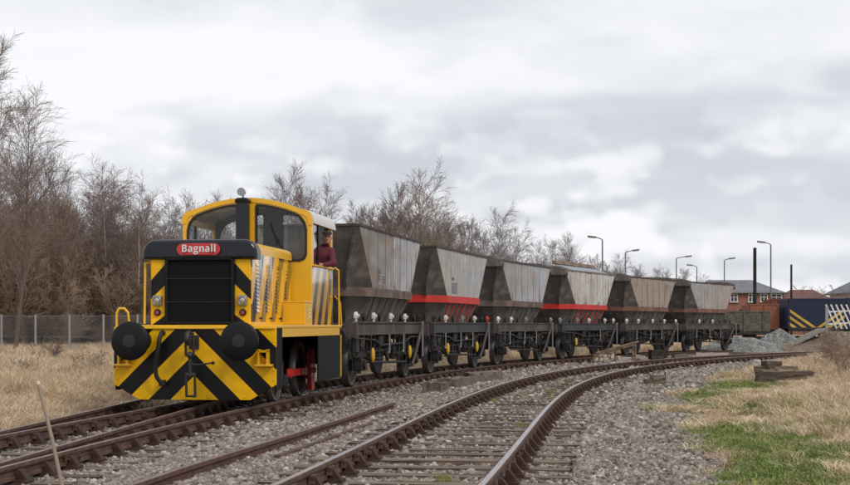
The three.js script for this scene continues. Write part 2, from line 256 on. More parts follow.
function track(name, A, s1, s2, y, top, sleeperEnd, gap, longTo, seed) {
  const root = new THREE.Group(); root.name = numbered(name); root.userData.kind = 'structure'; scene.add(root);
  for (const w of [-0.752, 0.752]) {
    const line = A.offset(w, s1, s2), r = part('rail', sweep(BULL, line, y), MAT.rail, root, null);
    part('running_surface', sweep([[-0.024, 0.0022], [0.026, 0.0022], [0.026, 0.0005], [-0.024, 0.0005]].reverse(), line, y), top, r, null);
  }
  for (const w of [-0.752, 0.752]) for (const sj of [s1 + 8.6, s1 + 26.9, s1 + 45.2]) for (const q of [-1, 1]) { const p = A.get(sj), o = w + q * 0.026, f = place('fishplate', fishGeo, MAT.chair, root, p.x + o * Math.cos(p.t), y - 0.083, -(p.d - o * Math.sin(p.t)), 0, -p.t, 0); place('bolt', boltGeo, MAT.rail, f, 0, 0, 0); }
  const R = rng(seed); const mats = [MAT.sleeper, MAT.sleeperDark, MAT.sleeperPale];
  for (let s = s1 + 0.3; s < sleeperEnd; s += gap * (0.94 + R() * 0.12)) {
    const p = A.get(s), long = s < longTo, sink = (R() - 0.4) * 0.018, off = (long ? -0.42 : 0) + (R() - 0.5) * 0.08, turn = -p.t + (R() - 0.5) * 0.03;
    place('sleeper', sleeperGeos[long ? 1 : 0][Math.floor(R() * 3)], mats[Math.floor(R() * 3)], root, p.x + off * Math.cos(p.t), y - 0.244 + sink, -(p.d - off * Math.sin(p.t)), 0, turn, 0);
    sleeperSpots.push([p.x + off * Math.cos(p.t), p.d - off * Math.sin(p.t), p.t, long ? 1.75 : 1.3]);
    for (const w of [-0.752, 0.752]) {
      const c = place('chair', chairGeo, MAT.chair, root, p.x + w * Math.cos(p.t), y - 0.182, -(p.d - w * Math.sin(p.t)), 0, -p.t + (w < 0 ? Math.PI : 0), 0);
      if (s < s1 + 34) place('key', keyGeo, MAT.key, c, 0, 0, 0);
    }
  }
  return root;
}
const nearTrack = track('railway_track', NEAR, -4, 96, RAIL_Y.near, MAT.railTopBright, 62, 0.7, -99, 5);
nearTrack.userData.label = 'empty curved track with polished rails in the foreground'; 
const trainTrack = track('railway_track', TRAIN, -6, 100, RAIL_Y.train, MAT.railTopDull, 62, 0.74, 18, 6);
trainTrack.userData.label = 'rusty track that the train stands on';
{ // the turnout's second road: a stock rail and a switch rail leaving to the left
  const sw = new THREE.Group(); sw.name = 'turnout_rails'; sw.userData = { kind: 'structure', label: 'turnout rails leaving the train track to the left' }; scene.add(sw);
  const straight = (a, b, n = 8) => Array.from({ length: n + 1 }, (_, i) => [lerp(a[0], b[0], i / n), lerp(a[1], b[1], i / n)]);
  for (const [a, b] of [[[-5.5, 8.5], [-4.05, 62]], [[-4.2, 10], [-3.47, 29]]]) {
    const line = straight(a, b), r = part('rail', sweep(BULL, line, 0.001), MAT.rail, sw, null);
    part('running_surface', sweep([[-0.024, 0.0022], [0.026, 0.0022], [0.026, 0.0005], [-0.024, 0.0005]].reverse(), line, 0.001), MAT.railTopDull, r, null);
    const L = b[1] - a[1], R = rng(9); for (let k = 0; k * 0.74 < Math.min(L, 26); k++) { const t = (k * 0.74 + 0.3) / L; place('chair', chairGeo, MAT.chair, sw, lerp(a[0], b[0], t), -0.181, -lerp(a[1], b[1], t), 0, -0.03 + (a[0] < -5 ? Math.PI : 0), 0); }
  }
}
// spare rails lying between the tracks
{
  const la = [[-2.92, 9.2], [-1.5, 18.0], [-0.52, 24.3]], line = Array.from({ length: 13 }, (_, i) => { const t = i / 12 * 2, k = Math.min(1, Math.floor(t)), f = t - k; return [lerp(la[k][0], la[k + 1][0], f), lerp(la[k][1], la[k + 1][1], f)]; });
  const o = thing('spare_rail', 'long rusty spare rail lying on the ballast between the two tracks', 'rail', [0, 0, 0]);
  part('rail', sweep(FLATB, line, (i) => groundY(...line[i]) + 0.13), MAT.rail, o, null);
  part('worn_head', sweep([[-0.02, 0.0022], [0.022, 0.0022], [0.022, 0.0005], [-0.02, 0.0005]].reverse(), line, (i) => groundY(...line[i]) + 0.13), MAT.railTopDull, o, null);
  for (const [a, b, label, y, pr] of [[[-1.52, 15.2], [-0.74, 20.2], 'short rusty rail lying half buried against the long spare rail', 0.05, FLATB], [[-0.92, 19.4], [-0.35, 23.6], 'half buried rusty rail offcut beyond the short spare rail', 0.035, FLATB]]) {
    const l = Array.from({ length: 6 }, (_, i) => [lerp(a[0], b[0], i / 5), lerp(a[1], b[1], i / 5)]);
    const q = thing('spare_rail', label, 'rail'); part('rail', sweep(pr, l, (i) => groundY(...l[i]) + y), MAT.rail, q, null);
  }
}

// ---------------------------------------------------------------- ballast stones, grass
const inView = (x, d, m = 0.075) => d > 8.2 && Math.abs(x) / d < 0.2872 + m;
function scatter(name, geos, mat, spots, label, category) {    // spots: [x, y, z, sx, sy, sz, rx, ry, rz, r, g, b]
  const root = new THREE.Group(); root.name = numbered(name); root.userData = { kind: 'stuff', label, category }; scene.add(root);
  geos.forEach((g, k) => {
    const own = spots.filter((_, i) => i % geos.length === k), o = new THREE.InstancedMesh(g, mat, own.length), c = new THREE.Color(); o.name = name + '_scatter'; o.userData.kind = 'stuff';
    own.forEach((s, i) => { E3.set(s[6], s[7], s[8]); Q.setFromEuler(E3); o.setMatrixAt(i, M4.compose(V3(s[0], s[1], s[2]), Q, V3(s[3], s[4], s[5]))); o.setColorAt(i, c.setRGB(s[9], s[10], s[11])); });
    o.castShadow = o.receiveShadow = true; root.add(o);
  });
  return root;
}
{
  const geos = [0, 1, 2, 3].map((k) => { const r = rng(300 + k), g = mergeVertices(new THREE.IcosahedronGeometry(1, 0).deleteAttribute('normal').deleteAttribute('uv')), p = g.attributes.position; for (let i = 0; i < p.count; i++) { const f = 0.72 + r() * 0.55; p.setXYZ(i, p.getX(i) * f, p.getY(i) * f * 0.8, p.getZ(i) * f); } const h = flat(g); h.computeVertexNormals(); return triUV(h); });
  const r = rng(4242), spots = [];
  const tones = [[0.38, 0.335, 0.29], [0.27, 0.24, 0.212], [0.48, 0.43, 0.375], [0.33, 0.268, 0.222], [0.17, 0.148, 0.13], [0.42, 0.38, 0.335], [0.30, 0.265, 0.23], [0.64, 0.58, 0.51], [0.36, 0.305, 0.25]];
  const bands = [[8.5, 17, 860, 0.0225], [17, 28, 430, 0.028], [28, 46, 130, 0.038], [46, 76, 42, 0.055]];
  for (const [d1, d2, dens, size] of bands) {
    const half = 0.365 * d2, n = Math.floor(2 * half * (d2 - d1) * dens);
    for (let i = 0; i < n; i++) {
      const x = (r() * 2 - 1) * half, d = lerp(d1, d2, r()), keep = r();
      if (!inView(x, d)) { continue; }
      const z = zones(x, d); if (keep > z.bal * 1.0 + z.moss * 0.1 + z.yard * 0.5) continue;
      const s = size * (0.42 + Math.pow(r(), 2.4) * 1.15), t = tones[Math.floor(r() * tones.length)], b = 0.8 + r() * 0.5;
      let y = groundY(x, d) + s * 0.25 * (r() + 0.2);
      if (d < 50 && r() < 0.9 && onSleeper(x, d)) continue;
      spots.push([x, y, -d, s * (0.8 + r() * 0.6), s * (0.7 + r() * 0.5), s * (0.8 + r() * 0.6), r() * 6, r() * 6, r() * 6, t[0] * b, t[1] * b, t[2] * b]);
    }
  }
  console.log('stones', spots.length);
  scatter('ballast_stones', geos, std({ map: T.chip, roughness: 0.95 }), spots, 'loose grey and brown ballast stones round the tracks', 'ballast');
}
function tuftGeo(seed, blades, h, spread, lean) {
  const r = rng(seed), P = [], N = [];
  for (let i = 0; i < blades; i++) {
    const a = r() * 6.283, ox = (r() - 0.5) * spread, oz = (r() - 0.5) * spread, hh = h * (0.45 + r() * 0.65), w = 0.002 + r() * 0.0028, l = lean * (0.3 + r()), ca = Math.cos(a), sa = Math.sin(a), b = r() * 6.283, wx = Math.cos(b) * w, wz = Math.sin(b) * w;
    const p0 = [ox, 0, oz], p1 = [ox + ca * l * 0.35 * hh, hh * 0.6, oz + sa * l * 0.35 * hh], p2 = [ox + ca * l * hh, hh * (0.95 - l * 0.25), oz + sa * l * hh];
    const A = [p0[0] - wx, p0[1], p0[2] - wz], B = [p0[0] + wx, p0[1], p0[2] + wz], C = [p1[0] - wx * 0.8, p1[1], p1[2] - wz * 0.8], D = [p1[0] + wx * 0.8, p1[1], p1[2] + wz * 0.8];
    P.push(...A, ...B, ...D, ...A, ...D, ...C, ...C, ...D, ...p2);
  }
  const g = new THREE.BufferGeometry(); g.setAttribute('position', new THREE.Float32BufferAttribute(P, 3)); g.computeVertexNormals(); g.setAttribute('uv', new THREE.Float32BufferAttribute(new Float32Array(P.length / 3 * 2), 2)); return g;
}
const leafy = std({ roughness: 0.9, side: THREE.DoubleSide });
{
  const tall = [0, 1, 2, 3].map((k) => tuftGeo(500 + k, 38, 0.42, 0.18, 0.7)), low = [0, 1, 2].map((k) => tuftGeo(520 + k, 34, 0.10, 0.2, 0.9));
  const r = rng(909), dry = [], green = [];
  const straw = [[0.72, 0.57, 0.40], [0.80, 0.67, 0.49], [0.60, 0.44, 0.30], [0.50, 0.36, 0.25], [0.46, 0.39, 0.24]];
  const bands = [[8.5, 20, 85, 0.9], [20, 34, 52, 1], [34, 62, 26, 1.25], [62, 90, 5, 1.5]];
  for (const [d1, d2, dens, size] of bands) {
    const half = 0.365 * d2, n = Math.floor(2 * half * (d2 - d1) * dens);
    for (let i = 0; i < n; i++) {
      const x = (r() * 2 - 1) * half, d = lerp(d1, d2, r()), keep = r(); if (!inView(x, d)) continue;
      const z = zones(x, d), clump = sstep(0.3, 0.62, fbm(x * 0.9 + 4, d * 0.5 + 9, 3, 97));
      const toEdge = x - NEAR.xAt(d) - 2.9, rightSide = x > NEAR.xAt(d);
      const p = z.grass * (0.35 + 0.65 * clump); if (keep > p) { if (z.moss > 0.3 && r() < z.moss) { const b = 0.7 + r() * 0.5, y = r() < 0.35; green.push([x, groundY(x, d) - 0.01, -d, 1 + r() * 0.5, 0.6 + r() * 0.8, 1 + r() * 0.5, 0, r() * 6, 0, (y ? 0.34 : 0.16) * b, (y ? 0.34 : 0.23) * b, (y ? 0.12 : 0.05) * b]); } continue; }
      const clearing = 1 - 0.72 * Math.exp(-(((x - 7.3) / 1.5) ** 2) - (((d - 30) / 5) ** 2)), hgt = clearing * (rightSide ? lerp(0.35, 0.92, sstep(0, 3.6, toEdge)) : lerp(0.5, 1.0, sstep(0, 3, TRAIN.xAt(d) - 1.6 - x))) * (0.7 + clump * 0.5) * size * (0.75 + r() * 0.5);
      const t = straw[Math.floor(r() * straw.length)], b = 0.8 + r() * 0.4, gr = rightSide && toEdge < 2 && r() < 0.22 ? 1 : 0;
      dry.push([x, groundY(x, d) - 0.02, -d, size * (0.9 + r() * 0.5), hgt, size * (0.9 + r() * 0.5), 0, r() * 6, 0, gr ? 0.3 * b : t[0] * b, gr ? 0.29 * b : t[1] * b, gr ? 0.1 * b : t[2] * b]);
    }
  }
  for (let i = 0; i < 7; i++) {                            // a few weeds between the sleepers of the near track
    const s = 1.5 + r() * 22, p = NEAR.get(s), w = (r() - 0.5) * 1.1; for (let k = 0; k < 3; k++) green.push([p.x + w + (r() - 0.5) * 0.16, groundY(p.x + w, p.d) - 0.01, -p.d + (r() - 0.5) * 0.16, 0.7, 0.9 + r() * 0.9, 0.7, 0, r() * 6, 0, 0.26, 0.27, 0.07]);
  }
  console.log('grass', dry.length, green.length);
  scatter('dry_grass', tall, leafy, dry, 'straw coloured dry grass on both sides of the line', 'grass');
  scatter('green_moss', low, leafy, green, 'low green moss and new grass along the ballast edge', 'moss');
}

// ---------------------------------------------------------------- the locomotive (z = 0 at its front headstock, running back to -5.7)
const font = await new FontLoader().loadAsync('fonts/droid/droid_sans_bold.typeface.json');
const S_HEAD = 10.37, mid = TRAIN.get(S_HEAD + 2.85);
const LOCO_T = mid.t - 0.02, locoPos = [mid.x - Math.sin(mid.t) * 2.85 + 0.02 * -1.2, 0, -(mid.d - Math.cos(mid.t) * 2.85)];
const loco = thing('diesel_shunter', 'yellow and black striped diesel shunter at the head of the train', 'locomotive', locoPos, -LOCO_T);
const css = (c) => `rgb(${c[0]},${c[1]},${c[2]})`;
function grainOver(g, w, h, seed, amount) { const im = g.getImageData(0, 0, w, h), d = im.data; for (let y = 0; y < h; y++) for (let x = 0; x < w; x++) { const n = (fbm(x / 40, y / 40, 4, seed) - 0.5) * amount, o = (y * w + x) * 4; for (let k = 0; k < 3; k++) d[o + k] = clamp(d[o + k] * (1 + n), 0, 255); } g.putImageData(im, 0, 0); }
function painted(x0, x1, y0, y1, w, h, draw, seed) {        // a paint scheme drawn in metres
  return canvasTex(w, h, (g) => { g.fillStyle = css(YEL); g.fillRect(0, 0, w, h); const X = (x) => (x - x0) / (x1 - x0) * w, Y = (y) => (1 - (y - y0) / (y1 - y0)) * h; g.fillStyle = css(BLK); draw((pts) => { g.beginPath(); pts.forEach(([x, y], i) => (i ? g.lineTo(X(x), Y(y)) : g.moveTo(X(x), Y(y)))); g.closePath(); g.fill(); }, g, X, Y); grainOver(g, w, h, seed, 0.16); });
}
const gloss = (map, coat = 0.12) => phy({ map, roughness: 0.45, specularIntensity: 0.5, clearcoat: coat, clearcoatRoughness: 0.12 });
{
  const L = loco;
  // buffer beam panel with chevrons
  const chev = painted(-1.31, 1.31, 0.13, 1.28, 1024, 450, (poly) => { for (const y0 of [0.516, 1.206, 1.90]) for (const s of [-1, 1]) poly([[0, y0], [0, y0 + 0.345], [s * 2, y0 + 0.345 - 1.96], [s * 2, y0 - 1.96]]); }, 61);
  const panel = extr(shapeOf([[-1.31, 1.27], [-1.31, 0.375], [-0.9, 0.135], [0.9, 0.135], [1.31, 0.375], [1.31, 1.27]]), 0.035, 0.004);
  part('buffer_beam', [xf(panel, 0, 0, -0.035)], gloss(chev), L, (g) => planarUV(g, 'x', 'y', -1.31, 1.31, 0.13, 1.28));
  const rv = []; for (let x = -1.2; x <= 1.21; x += 0.2) rv.push(xf(new THREE.SphereGeometry(0.014, 6, 4), x, 1.235, 0.004)); for (const s of [-1, 1]) for (let y = 0.45; y < 1.2; y += 0.15) rv.push(xf(new THREE.SphereGeometry(0.014, 6, 4), s * 1.27, y, 0.004)); for (let x = -0.8; x <= 0.81; x += 0.2) rv.push(xf(new THREE.SphereGeometry(0.014, 6, 4), x, 0.175, 0.004));
  const rivets = part('rivets', rv, gloss(chev), L, (g) => planarUV(g, 'x', 'y', -1.31, 1.31, 0.13, 1.28)); rivets.userData.kind = 'stuff';
  part('beam_capping', [rbox(2.6, 0.03, 0.05, 0.008, 0, 1.262, 0.008)], MAT.yellow, L);
  // running plate, valances, skirts
  part('running_plate', [rbox(2.62, 0.05, 5.66, 0.012, 0, 1.285, -2.87)], MAT.yellow, L);
  for (const s of [-1, 1]) {
    part('valance', [box(0.03, 0.14, 5.0, s * 1.29, 1.188, -2.98)], MAT.yellow, L);
    part('side_skirt', [box(0.03, 0.98, 0.44, s * 1.288, 0.77, -0.26), box(0.3, 0.03, 0.4, s * 1.15, 0.45, -0.28), box(0.3, 0.03, 0.4, s * 1.15, 0.8, -0.28)], MAT.matt, L);
    part('side_skirt', [rbox(0.03, 0.82, 2.15, 0.012, s * 1.285, 0.71, -4.5)], MAT.matt, L);
    part('step_edge', [box(0.02, 0.8, 0.05, s * 1.296, 0.72, -5.64)], MAT.yellow, L);
    // lamp brackets on the beam
    part('lamp_bracket', [rbox(0.27, 0.035, 0.16, 0.01, s * 1.14, 0.68, 0.08), box(0.03, 0.24, 0.13, s * 1.06, 0.81, 0.07), box(0.03, 0.24, 0.13, s * 1.2, 0.81, 0.07), box(0.17, 0.035, 0.13, s * 1.13, 0.9, 0.07)], MAT.yellow, L);
    // buffers
    const b = part('buffer', [cylZ(0.17, 0.3, s * 0.866, 1.065, 0.15, 20, 0.13), cylZ(0.085, 0.3, s * 0.866, 1.065, 0.4)], MAT.black, L);
    const prof = [[0, 0.055], [0.08, 0.053], [0.16, 0.045], [0.24, 0.03], [0.285, 0.017], [0.302, 0.0], [0.302, -0.03], [0.27, -0.035], [0.1, -0.04]].map(([r, y]) => new THREE.Vector2(r, y)).reverse();
    part('buffer_head', [xf(new THREE.LatheGeometry(prof, 40), s * 0.866, 1.065, 0.56, Math.PI / 2)], MAT.buffer, b);
    part('worn_patch', [xf(new THREE.LatheGeometry([[0, 0.0575], [0.05, 0.0565], [0.1, 0.0535]].map(([r, y]) => new THREE.Vector2(r, y)).reverse(), 24), s * 0.866, 1.065, 0.56, Math.PI / 2)], MAT.bufferWear, b);
    // frames and wheels
    part('main_frame', [box(0.03, 0.62, 5.4, s * 0.58, 0.86, -2.85)], MAT.matt, L);
    for (const z of [-2.15, -4.15]) {
      const w = part('wheel', [xf(new THREE.TorusGeometry(0.44, 0.028, 6, 36), s * 0.77, 0.5, z, 0, Math.PI / 2), cylX(0.11, 0.16, s * 0.76, 0.5, z, 16), ...Array.from({ length: 10 }, (_, i) => { const a = i / 10 * 6.283; return rod([s * 0.765, 0.5 + Math.cos(a) * 0.08, z + Math.sin(a) * 0.08], [s * 0.765, 0.5 + Math.cos(a) * 0.44, z + Math.sin(a) * 0.44], 0.024, 5); })], MAT.oily, L);
      part('tyre', [xf(new THREE.LatheGeometry([[0.45, -0.065], [0.515, -0.062], [0.5, -0.03], [0.497, 0.065], [0.45, 0.065], [0.45, -0.065]].map(([r, y]) => new THREE.Vector2(r, y)), 40), s * 0.76, 0.5, z, 0, 0, s * -Math.PI / 2)], MAT.tyre, w);
    }
    part('coupling_rod', [rbox(0.05, 0.12, 2.0, 0.01, s * 0.885, 0.46, -3.75), cylX(0.09, 0.07, s * 0.885, 0.46, -4.15, 18), cylX(0.085, 0.07, s * 0.885, 0.46, -2.9, 18)], MAT.red, L);
    part('crank_web', [extrX([[-0.1, 0.1], [0.1, 0.1], [0.2, 0.42], [0.2, 0.76], [0.08, 0.86], [-0.08, 0.86], [-0.2, 0.76], [-0.2, 0.42]], 0.07, s * 0.9, -4.7)], MAT.red, L);
    part('crank_pin', [cylX(0.05, 0.14, s * 0.93, 0.46, -4.7, 14)], MAT.chrome, L);
  }
  function extrX(pts, th, x, z) { const g = extr(shapeOf(pts), th, 0.006); return xf(xf(g, 0, 0, -th / 2), x, 0, z, 0, Math.PI / 2, 0); }
  part('underframe', [box(1.1, 0.5, 5.2, 0, 0.9, -2.9), box(2.3, 0.06, 0.3, 0, 1.22, -5.55), box(2.5, 0.7, 0.04, 0, 0.9, -5.68)], MAT.matt, L);
  for (const s of [-1, 1]) part('rear_buffer', [cylZ(0.15, 0.3, s * 0.866, 1.065, -5.85, 16, 0.17), xf(new THREE.CylinderGeometry(0.3, 0.3, 0.05, 28), s * 0.866, 1.065, -6.15, Math.PI / 2)], MAT.black, L);
  for (const s of [-1, 1]) for (const z of [-2.15, -4.15]) part('brake_block', [rbox(0.12, 0.4, 0.1, 0.02, s * 0.76, 0.5, z - 0.58), rod([s * 0.76, 0.6, z - 0.6], [s * 0.76, 1.1, z - 0.5], 0.03)], MAT.matt, L);
  for (const [y, z, w2] of [[0.5, -2.15, 1.5], [0.5, -4.15, 1.5], [0.46, -4.7, 1.8]]) part('axle', [cylX(0.08, w2, 0, y, z, 12)], MAT.matt, L);
  for (const s of [-1, 1]) part('sand_pipe', [tube([[s * 0.8, 1.1, -1.2], [s * 0.8, 0.7, -1.35], [s * 0.78, 0.2, -1.6]], 0.025)], MAT.matt, L);
  // coupling, hose
  const hook = part('draw_hook', [rbox(0.16, 0.22, 0.03, 0.01, 0, 1.04, 0.02), rbox(0.05, 0.09, 0.26, 0.015, 0, 1.04, 0.14), tube([[0, 1.04, 0.22], [0, 1.02, 0.34], [0, 1.09, 0.4], [0, 1.18, 0.36], [0, 1.2, 0.3]], 0.035)], MAT.oily, L);
  const link = (a, b, w, r) => bent([[-w, a[1], a[2]], [-w, b[1], b[2]], [w, b[1], b[2]], [w, a[1], a[2]], [-w, a[1], a[2]]], r, 6);
  part('coupling_link', [...link([0, 1.18, 0.3], [0, 0.84, 0.26], 0.062, 0.02), ...bent([[-0.07, 1.2, 0.2], [-0.07, 1.0, 0.24]], 0.02)], MAT.oily, hook);
  part('coupling_screw', [rod([0, 0.86, 0.26], [0, 0.5, 0.23], 0.03, 8), xf(new THREE.SphereGeometry(0.055, 10, 8), 0, 0.84, 0.26), rbox(0.16, 0.05, 0.06, 0.012, 0, 0.54, 0.23), ...bent([[0, 0.7, 0.25], [0.12, 0.69, 0.26], [0.36, 0.72, 0.26]], 0.013), xf(new THREE.SphereGeometry(0.03, 8, 6), 0.37, 0.72, 0.26)], MAT.oily, hook);
  part('coupling_shackle', [...link([0, 0.54, 0.23], [0, 0.2, 0.2], 0.07, 0.021)], MAT.oily, hook);
  part('brake_hose', [tube([[-0.5, 1.18, -0.0], [-0.5, 1.2, 0.1], [-0.5, 1.12, 0.19], [-0.53, 0.9, 0.22], [-0.57, 0.7, 0.2], [-0.56, 0.5, 0.17], [-0.5, 0.4, 0.13]], 0.035, 30, 9), rbox(0.1, 0.1, 0.1, 0.02, -0.49, 0.4, 0.1), ...[0.72, 0.8, 0.88, 0.96, 1.04].map((y) => xf(new THREE.TorusGeometry(0.037, 0.007, 5, 10), lerp(-0.57, -0.515, (y - 0.7) / 0.34), y, 0.208, Math.PI / 2))], MAT.rubber, L);
  // handrails
  part('hand_loop', bent([[-1.27, 1.27, 0.0], [-1.27, 1.5, 0.0], [-1.23, 1.57, 0.0], [-1.14, 1.57, 0.0], [-1.08, 1.5, 0.0], [-1.06, 1.27, 0.0]], 0.02, 8), MAT.yellow, L);
  part('hand_rail', bent([[-0.8, 2.34, -0.42], [-0.93, 2.3, -0.4], [-0.93, 1.33, -0.36]], 0.02, 8), MAT.yellow, L);
  part('hand_rail', bent([[1.28, 1.3, -5.55], [1.28, 2.36, -5.5], [1.2, 2.42, -5.46]], 0.017, 8), MAT.yellow, L);
  part('hand_rail', bent([[1.22, 1.86, -5.45], [1.27, 1.74, -5.72], [1.28, 1.3, -5.8]], 0.017, 8), MAT.yellow, L);
  part('rear_step', [box(0.5, 0.04, 0.2, 1.08, 1.28, -5.78)], MAT.matt, L);

  // bonnet
  const W = 0.81, fz = -0.36, bz = -3.34, y1 = 1.31, y2 = 2.58;
  const front = painted(-0.85, 0.85, 1.28, 2.56, 512, 400, (poly) => { for (const s of [-1, 1]) { poly([[0, 2.92], [s * 0.9, 1.93], [s * 0.9, 1.645], [0, 2.5]]); poly([[s * 0.4, 1.59], [s * 0.9, 1.24], [s * 0.9, 1.1], [s * 0.4, 1.1]]); } }, 62);
  part('bonnet_front', [rbox(W * 2 + 0.02, y2 - y1, 0.06, 0.02, 0, (y1 + y2) / 2, fz + 0.0)], gloss(front), L, (g) => planarUV(g, 'x', 'y', -0.85, 0.85, 1.28, 2.56));
  const stripe = (z0, z1, yA, yB, w, h, per, wid, first, lean, seed) => painted(z0, z1, yA, yB, w, h, (poly) => { for (let k = -3; k < 12; k++) { const t = first + k * per; poly([[-t, yA], [-t - wid, yA], [-t - wid - lean, yB], [-t - lean, yB]]); } }, seed);
  const sideTex = stripe(-3.66, -0.34, 1.28, 2.6, 1024, 400, 0.72, 0.36, 0.2, 0.8, 63), sideMat = phy({ map: sideTex, roughness: 0.16, ior: 1.85, clearcoat: 1, clearcoatRoughness: 0.06 }), sideUV = (g) => planarUV(g, 'z', 'y', -3.66, -0.34, 1.28, 2.6);
  for (const s of [-1, 1]) {
    // four bonnet doors with a gap between them, each with a bank of louvres
    for (let k = 0; k < 4; k++) {
      const a = fz - 0.06 - k * 0.725, b = a - 0.705, c = (a + b) / 2;
      const door = part('bonnet_door', [rbox(0.035, y2 - y1 - 0.12, 0.705, 0.012, s * W, (y1 + y2) / 2 - 0.05, c)], sideMat, L, sideUV);
      const lv = []; for (let y = 1.52; y < 2.32; y += 0.062) { const g = quads([[[s * (W + 0.018), y + 0.05, c + 0.1], [s * (W + 0.036), y, c + 0.1], [s * (W + 0.036), y, c - 0.1], [s * (W + 0.018), y + 0.05, c - 0.1]], [[s * (W + 0.018), y + 0.05, c + 0.1], [s * (W + 0.018), y, c + 0.1], [s * (W + 0.036), y, c + 0.1]], [[s * (W + 0.018), y + 0.05, c - 0.1], [s * (W + 0.036), y, c - 0.1], [s * (W + 0.018), y, c - 0.1]]]); lv.push(g); }
      part('louvre_bank', lv, sideMat, door, sideUV);
      part('door_handle', [rbox(0.03, 0.03, 0.1, 0.008, s * (W + 0.03), 1.42, c - 0.2)], MAT.black, door);
    }
    part('bonnet_sill', [box(0.05, 0.06, 2.92, s * W, y1 + 0.02, (fz + bz) / 2)], MAT.yellow, L);
  }
  const topPts = []; for (let i = 0; i <= 6; i++) { const a = i / 6 * Math.PI / 2; topPts.push([W - 0.1 + 0.12 * Math.sin(a) * 1.0, 2.55 + 0.1 * Math.cos(a)]); } topPts.reverse();
  const topShape = shapeOf([[W + 0.02, 2.46], ...topPts.slice(0), ...topPts.map(([x, y]) => [-x, y]).reverse(), [-W - 0.02, 2.46]]);
  part('bonnet_top', [xf(extr(topShape, 2.66), 0, 0, bz)], MAT.yellow, L);
  // rounded black nose cap
  const capPts = []; for (let i = 0; i <= 10; i++) { const a = i / 10 * Math.PI / 2; capPts.push([0.72 + 0.17 * Math.sin(a), 2.5 + 0.17 * Math.cos(a)]); } 
  const capShape = shapeOf([...capPts.slice().reverse().map(([x, y]) => [x, y]), ...capPts.map(([x, y]) => [-x, y]), [-0.89, 2.45], [0.89, 2.45]]);
  part('nose_cap', [xf(new THREE.ExtrudeGeometry(capShape, { depth: 0.2, bevelEnabled: true, bevelThickness: 0.07, bevelSize: 0.05, bevelSegments: 5, curveSegments: 8 }), 0, -0.045, fz - 0.33 + 0.16)], MAT.navy, L);
  const plate = part('nameplate', [xf(rbox(0.54, 0.19, 0.025, 0.012, 0, 0, 0), 0, 2.515, fz + 0.13), cylZ(0.095, 0.025, 0.26, 2.515, fz + 0.13, 20), cylZ(0.095, 0.025, -0.26, 2.515, fz + 0.13, 20)], MAT.red, L);
  const tg = new TextGeometry('Bagnall', { font, size: 0.118, depth: 0.008, curveSegments: 4 }); tg.computeBoundingBox(); const bw = tg.boundingBox.max.x; tg.scale(0.56 / bw, 1, 1);
  part('lettering', [xf(tg, -0.28, 2.472, fz + 0.1425)], MAT.white, plate);
  // radiator
  const rad = part('radiator', [box(1.02, 0.98, 0.02, 0, 1.85, fz + 0.04)], MAT.matt, L);
  part('radiator_frame', [rbox(1.14, 0.07, 0.07, 0.012, 0, 2.375, fz + 0.06), rbox(1.14, 0.05, 0.07, 0.012, 0, 1.345, fz + 0.06), rbox(0.06, 1.1, 0.07, 0.012, 0.54, 1.86, fz + 0.06), rbox(0.06, 1.1, 0.07, 0.012, -0.54, 1.86, fz + 0.06)], MAT.black, rad);
  part('radiator_slats', Array.from({ length: 30 }, (_, i) => box(0.014, 1.0, 0.03, -0.495 + i * 0.0341, 1.86, fz + 0.042)), MAT.matt, rad);
  part('grille_wire', [2.05, 1.68].map((y) => rod([-0.55, y, fz + 0.098], [0.55, y, fz + 0.098], 0.005, 5)), MAT.oily, rad);
  for (const s of [-1, 1]) {
    const h = part('headlight', [rbox(0.15, 0.17, 0.06, 0.02, s * 0.7, 1.7, fz + 0.055), xf(new THREE.TorusGeometry(0.062, 0.011, 8, 24), s * 0.7, 1.7, fz + 0.09)], MAT.chrome, L);
    part('lens', [xf(new THREE.SphereGeometry(0.06, 18, 8, 0, 6.2832, 0, 0.9), s * 0.7, 1.7, fz + 0.058, Math.PI / 2)], MAT.lens, h);
    const t = part('tail_lamp', [cylZ(0.055, 0.04, s * 0.7, 1.51, fz + 0.045, 18)], MAT.black, L);
    part('lens', [cylZ(0.04, 0.02, s * 0.7, 1.51, fz + 0.066, 18, 0.034)], MAT.redLens, t);
  }
  // exhaust casing in front of the cab
  const ex = part('exhaust_casing', [rbox(0.22, 1.16, 0.2, 0.03, -0.02, 3.0, -3.16)], MAT.navy, L);
  part('exhaust_band', [rbox(0.25, 0.07, 0.23, 0.02, -0.02, 3.52, -3.16)], MAT.black, ex);
  part('horn', [rod([-0.02, 3.57, -3.16], [-0.02, 3.65, -3.16], 0.02), xf(new THREE.SphereGeometry(0.055, 14, 10), -0.02, 3.68, -3.16), cylZ(0.06, 0.12, -0.02, 3.68, -3.08, 14, 0.075)], MAT.chrome, L);
  part('filler_cap', [xf(new THREE.CylinderGeometry(0.1, 0.1, 0.05, 18), 0.42, 2.68, -1.5)], MAT.oily, L); part('filler_cap', [xf(new THREE.CylinderGeometry(0.07, 0.07, 0.12, 14), 0.0, 2.7, -2.4)], MAT.oily, L);
  // toolbox on the running plate
  const tb = part('toolbox', [rbox(0.42, 0.4, 0.62, 0.015, 1.02, 1.51, -2.92)], MAT.yellow, L);
  part('toolbox_lid', [rbox(0.44, 0.03, 0.64, 0.01, 1.02, 1.715, -2.92)], MAT.yellow, tb);
  part('stencil_mark', [0.045, 0, -0.045].map((o) => box(0.004, 0.03, 0.12, 1.232, 1.52 + o * 1.4, -3.0)), MAT.white, tb);

  // cab
  const cf = -3.36, cr = -5.45, HW = 1.18, eave = 3.16, apex = 3.57;
  const roofY = (x) => apex - (apex - 3.34) * (x / 1.02) ** 2;
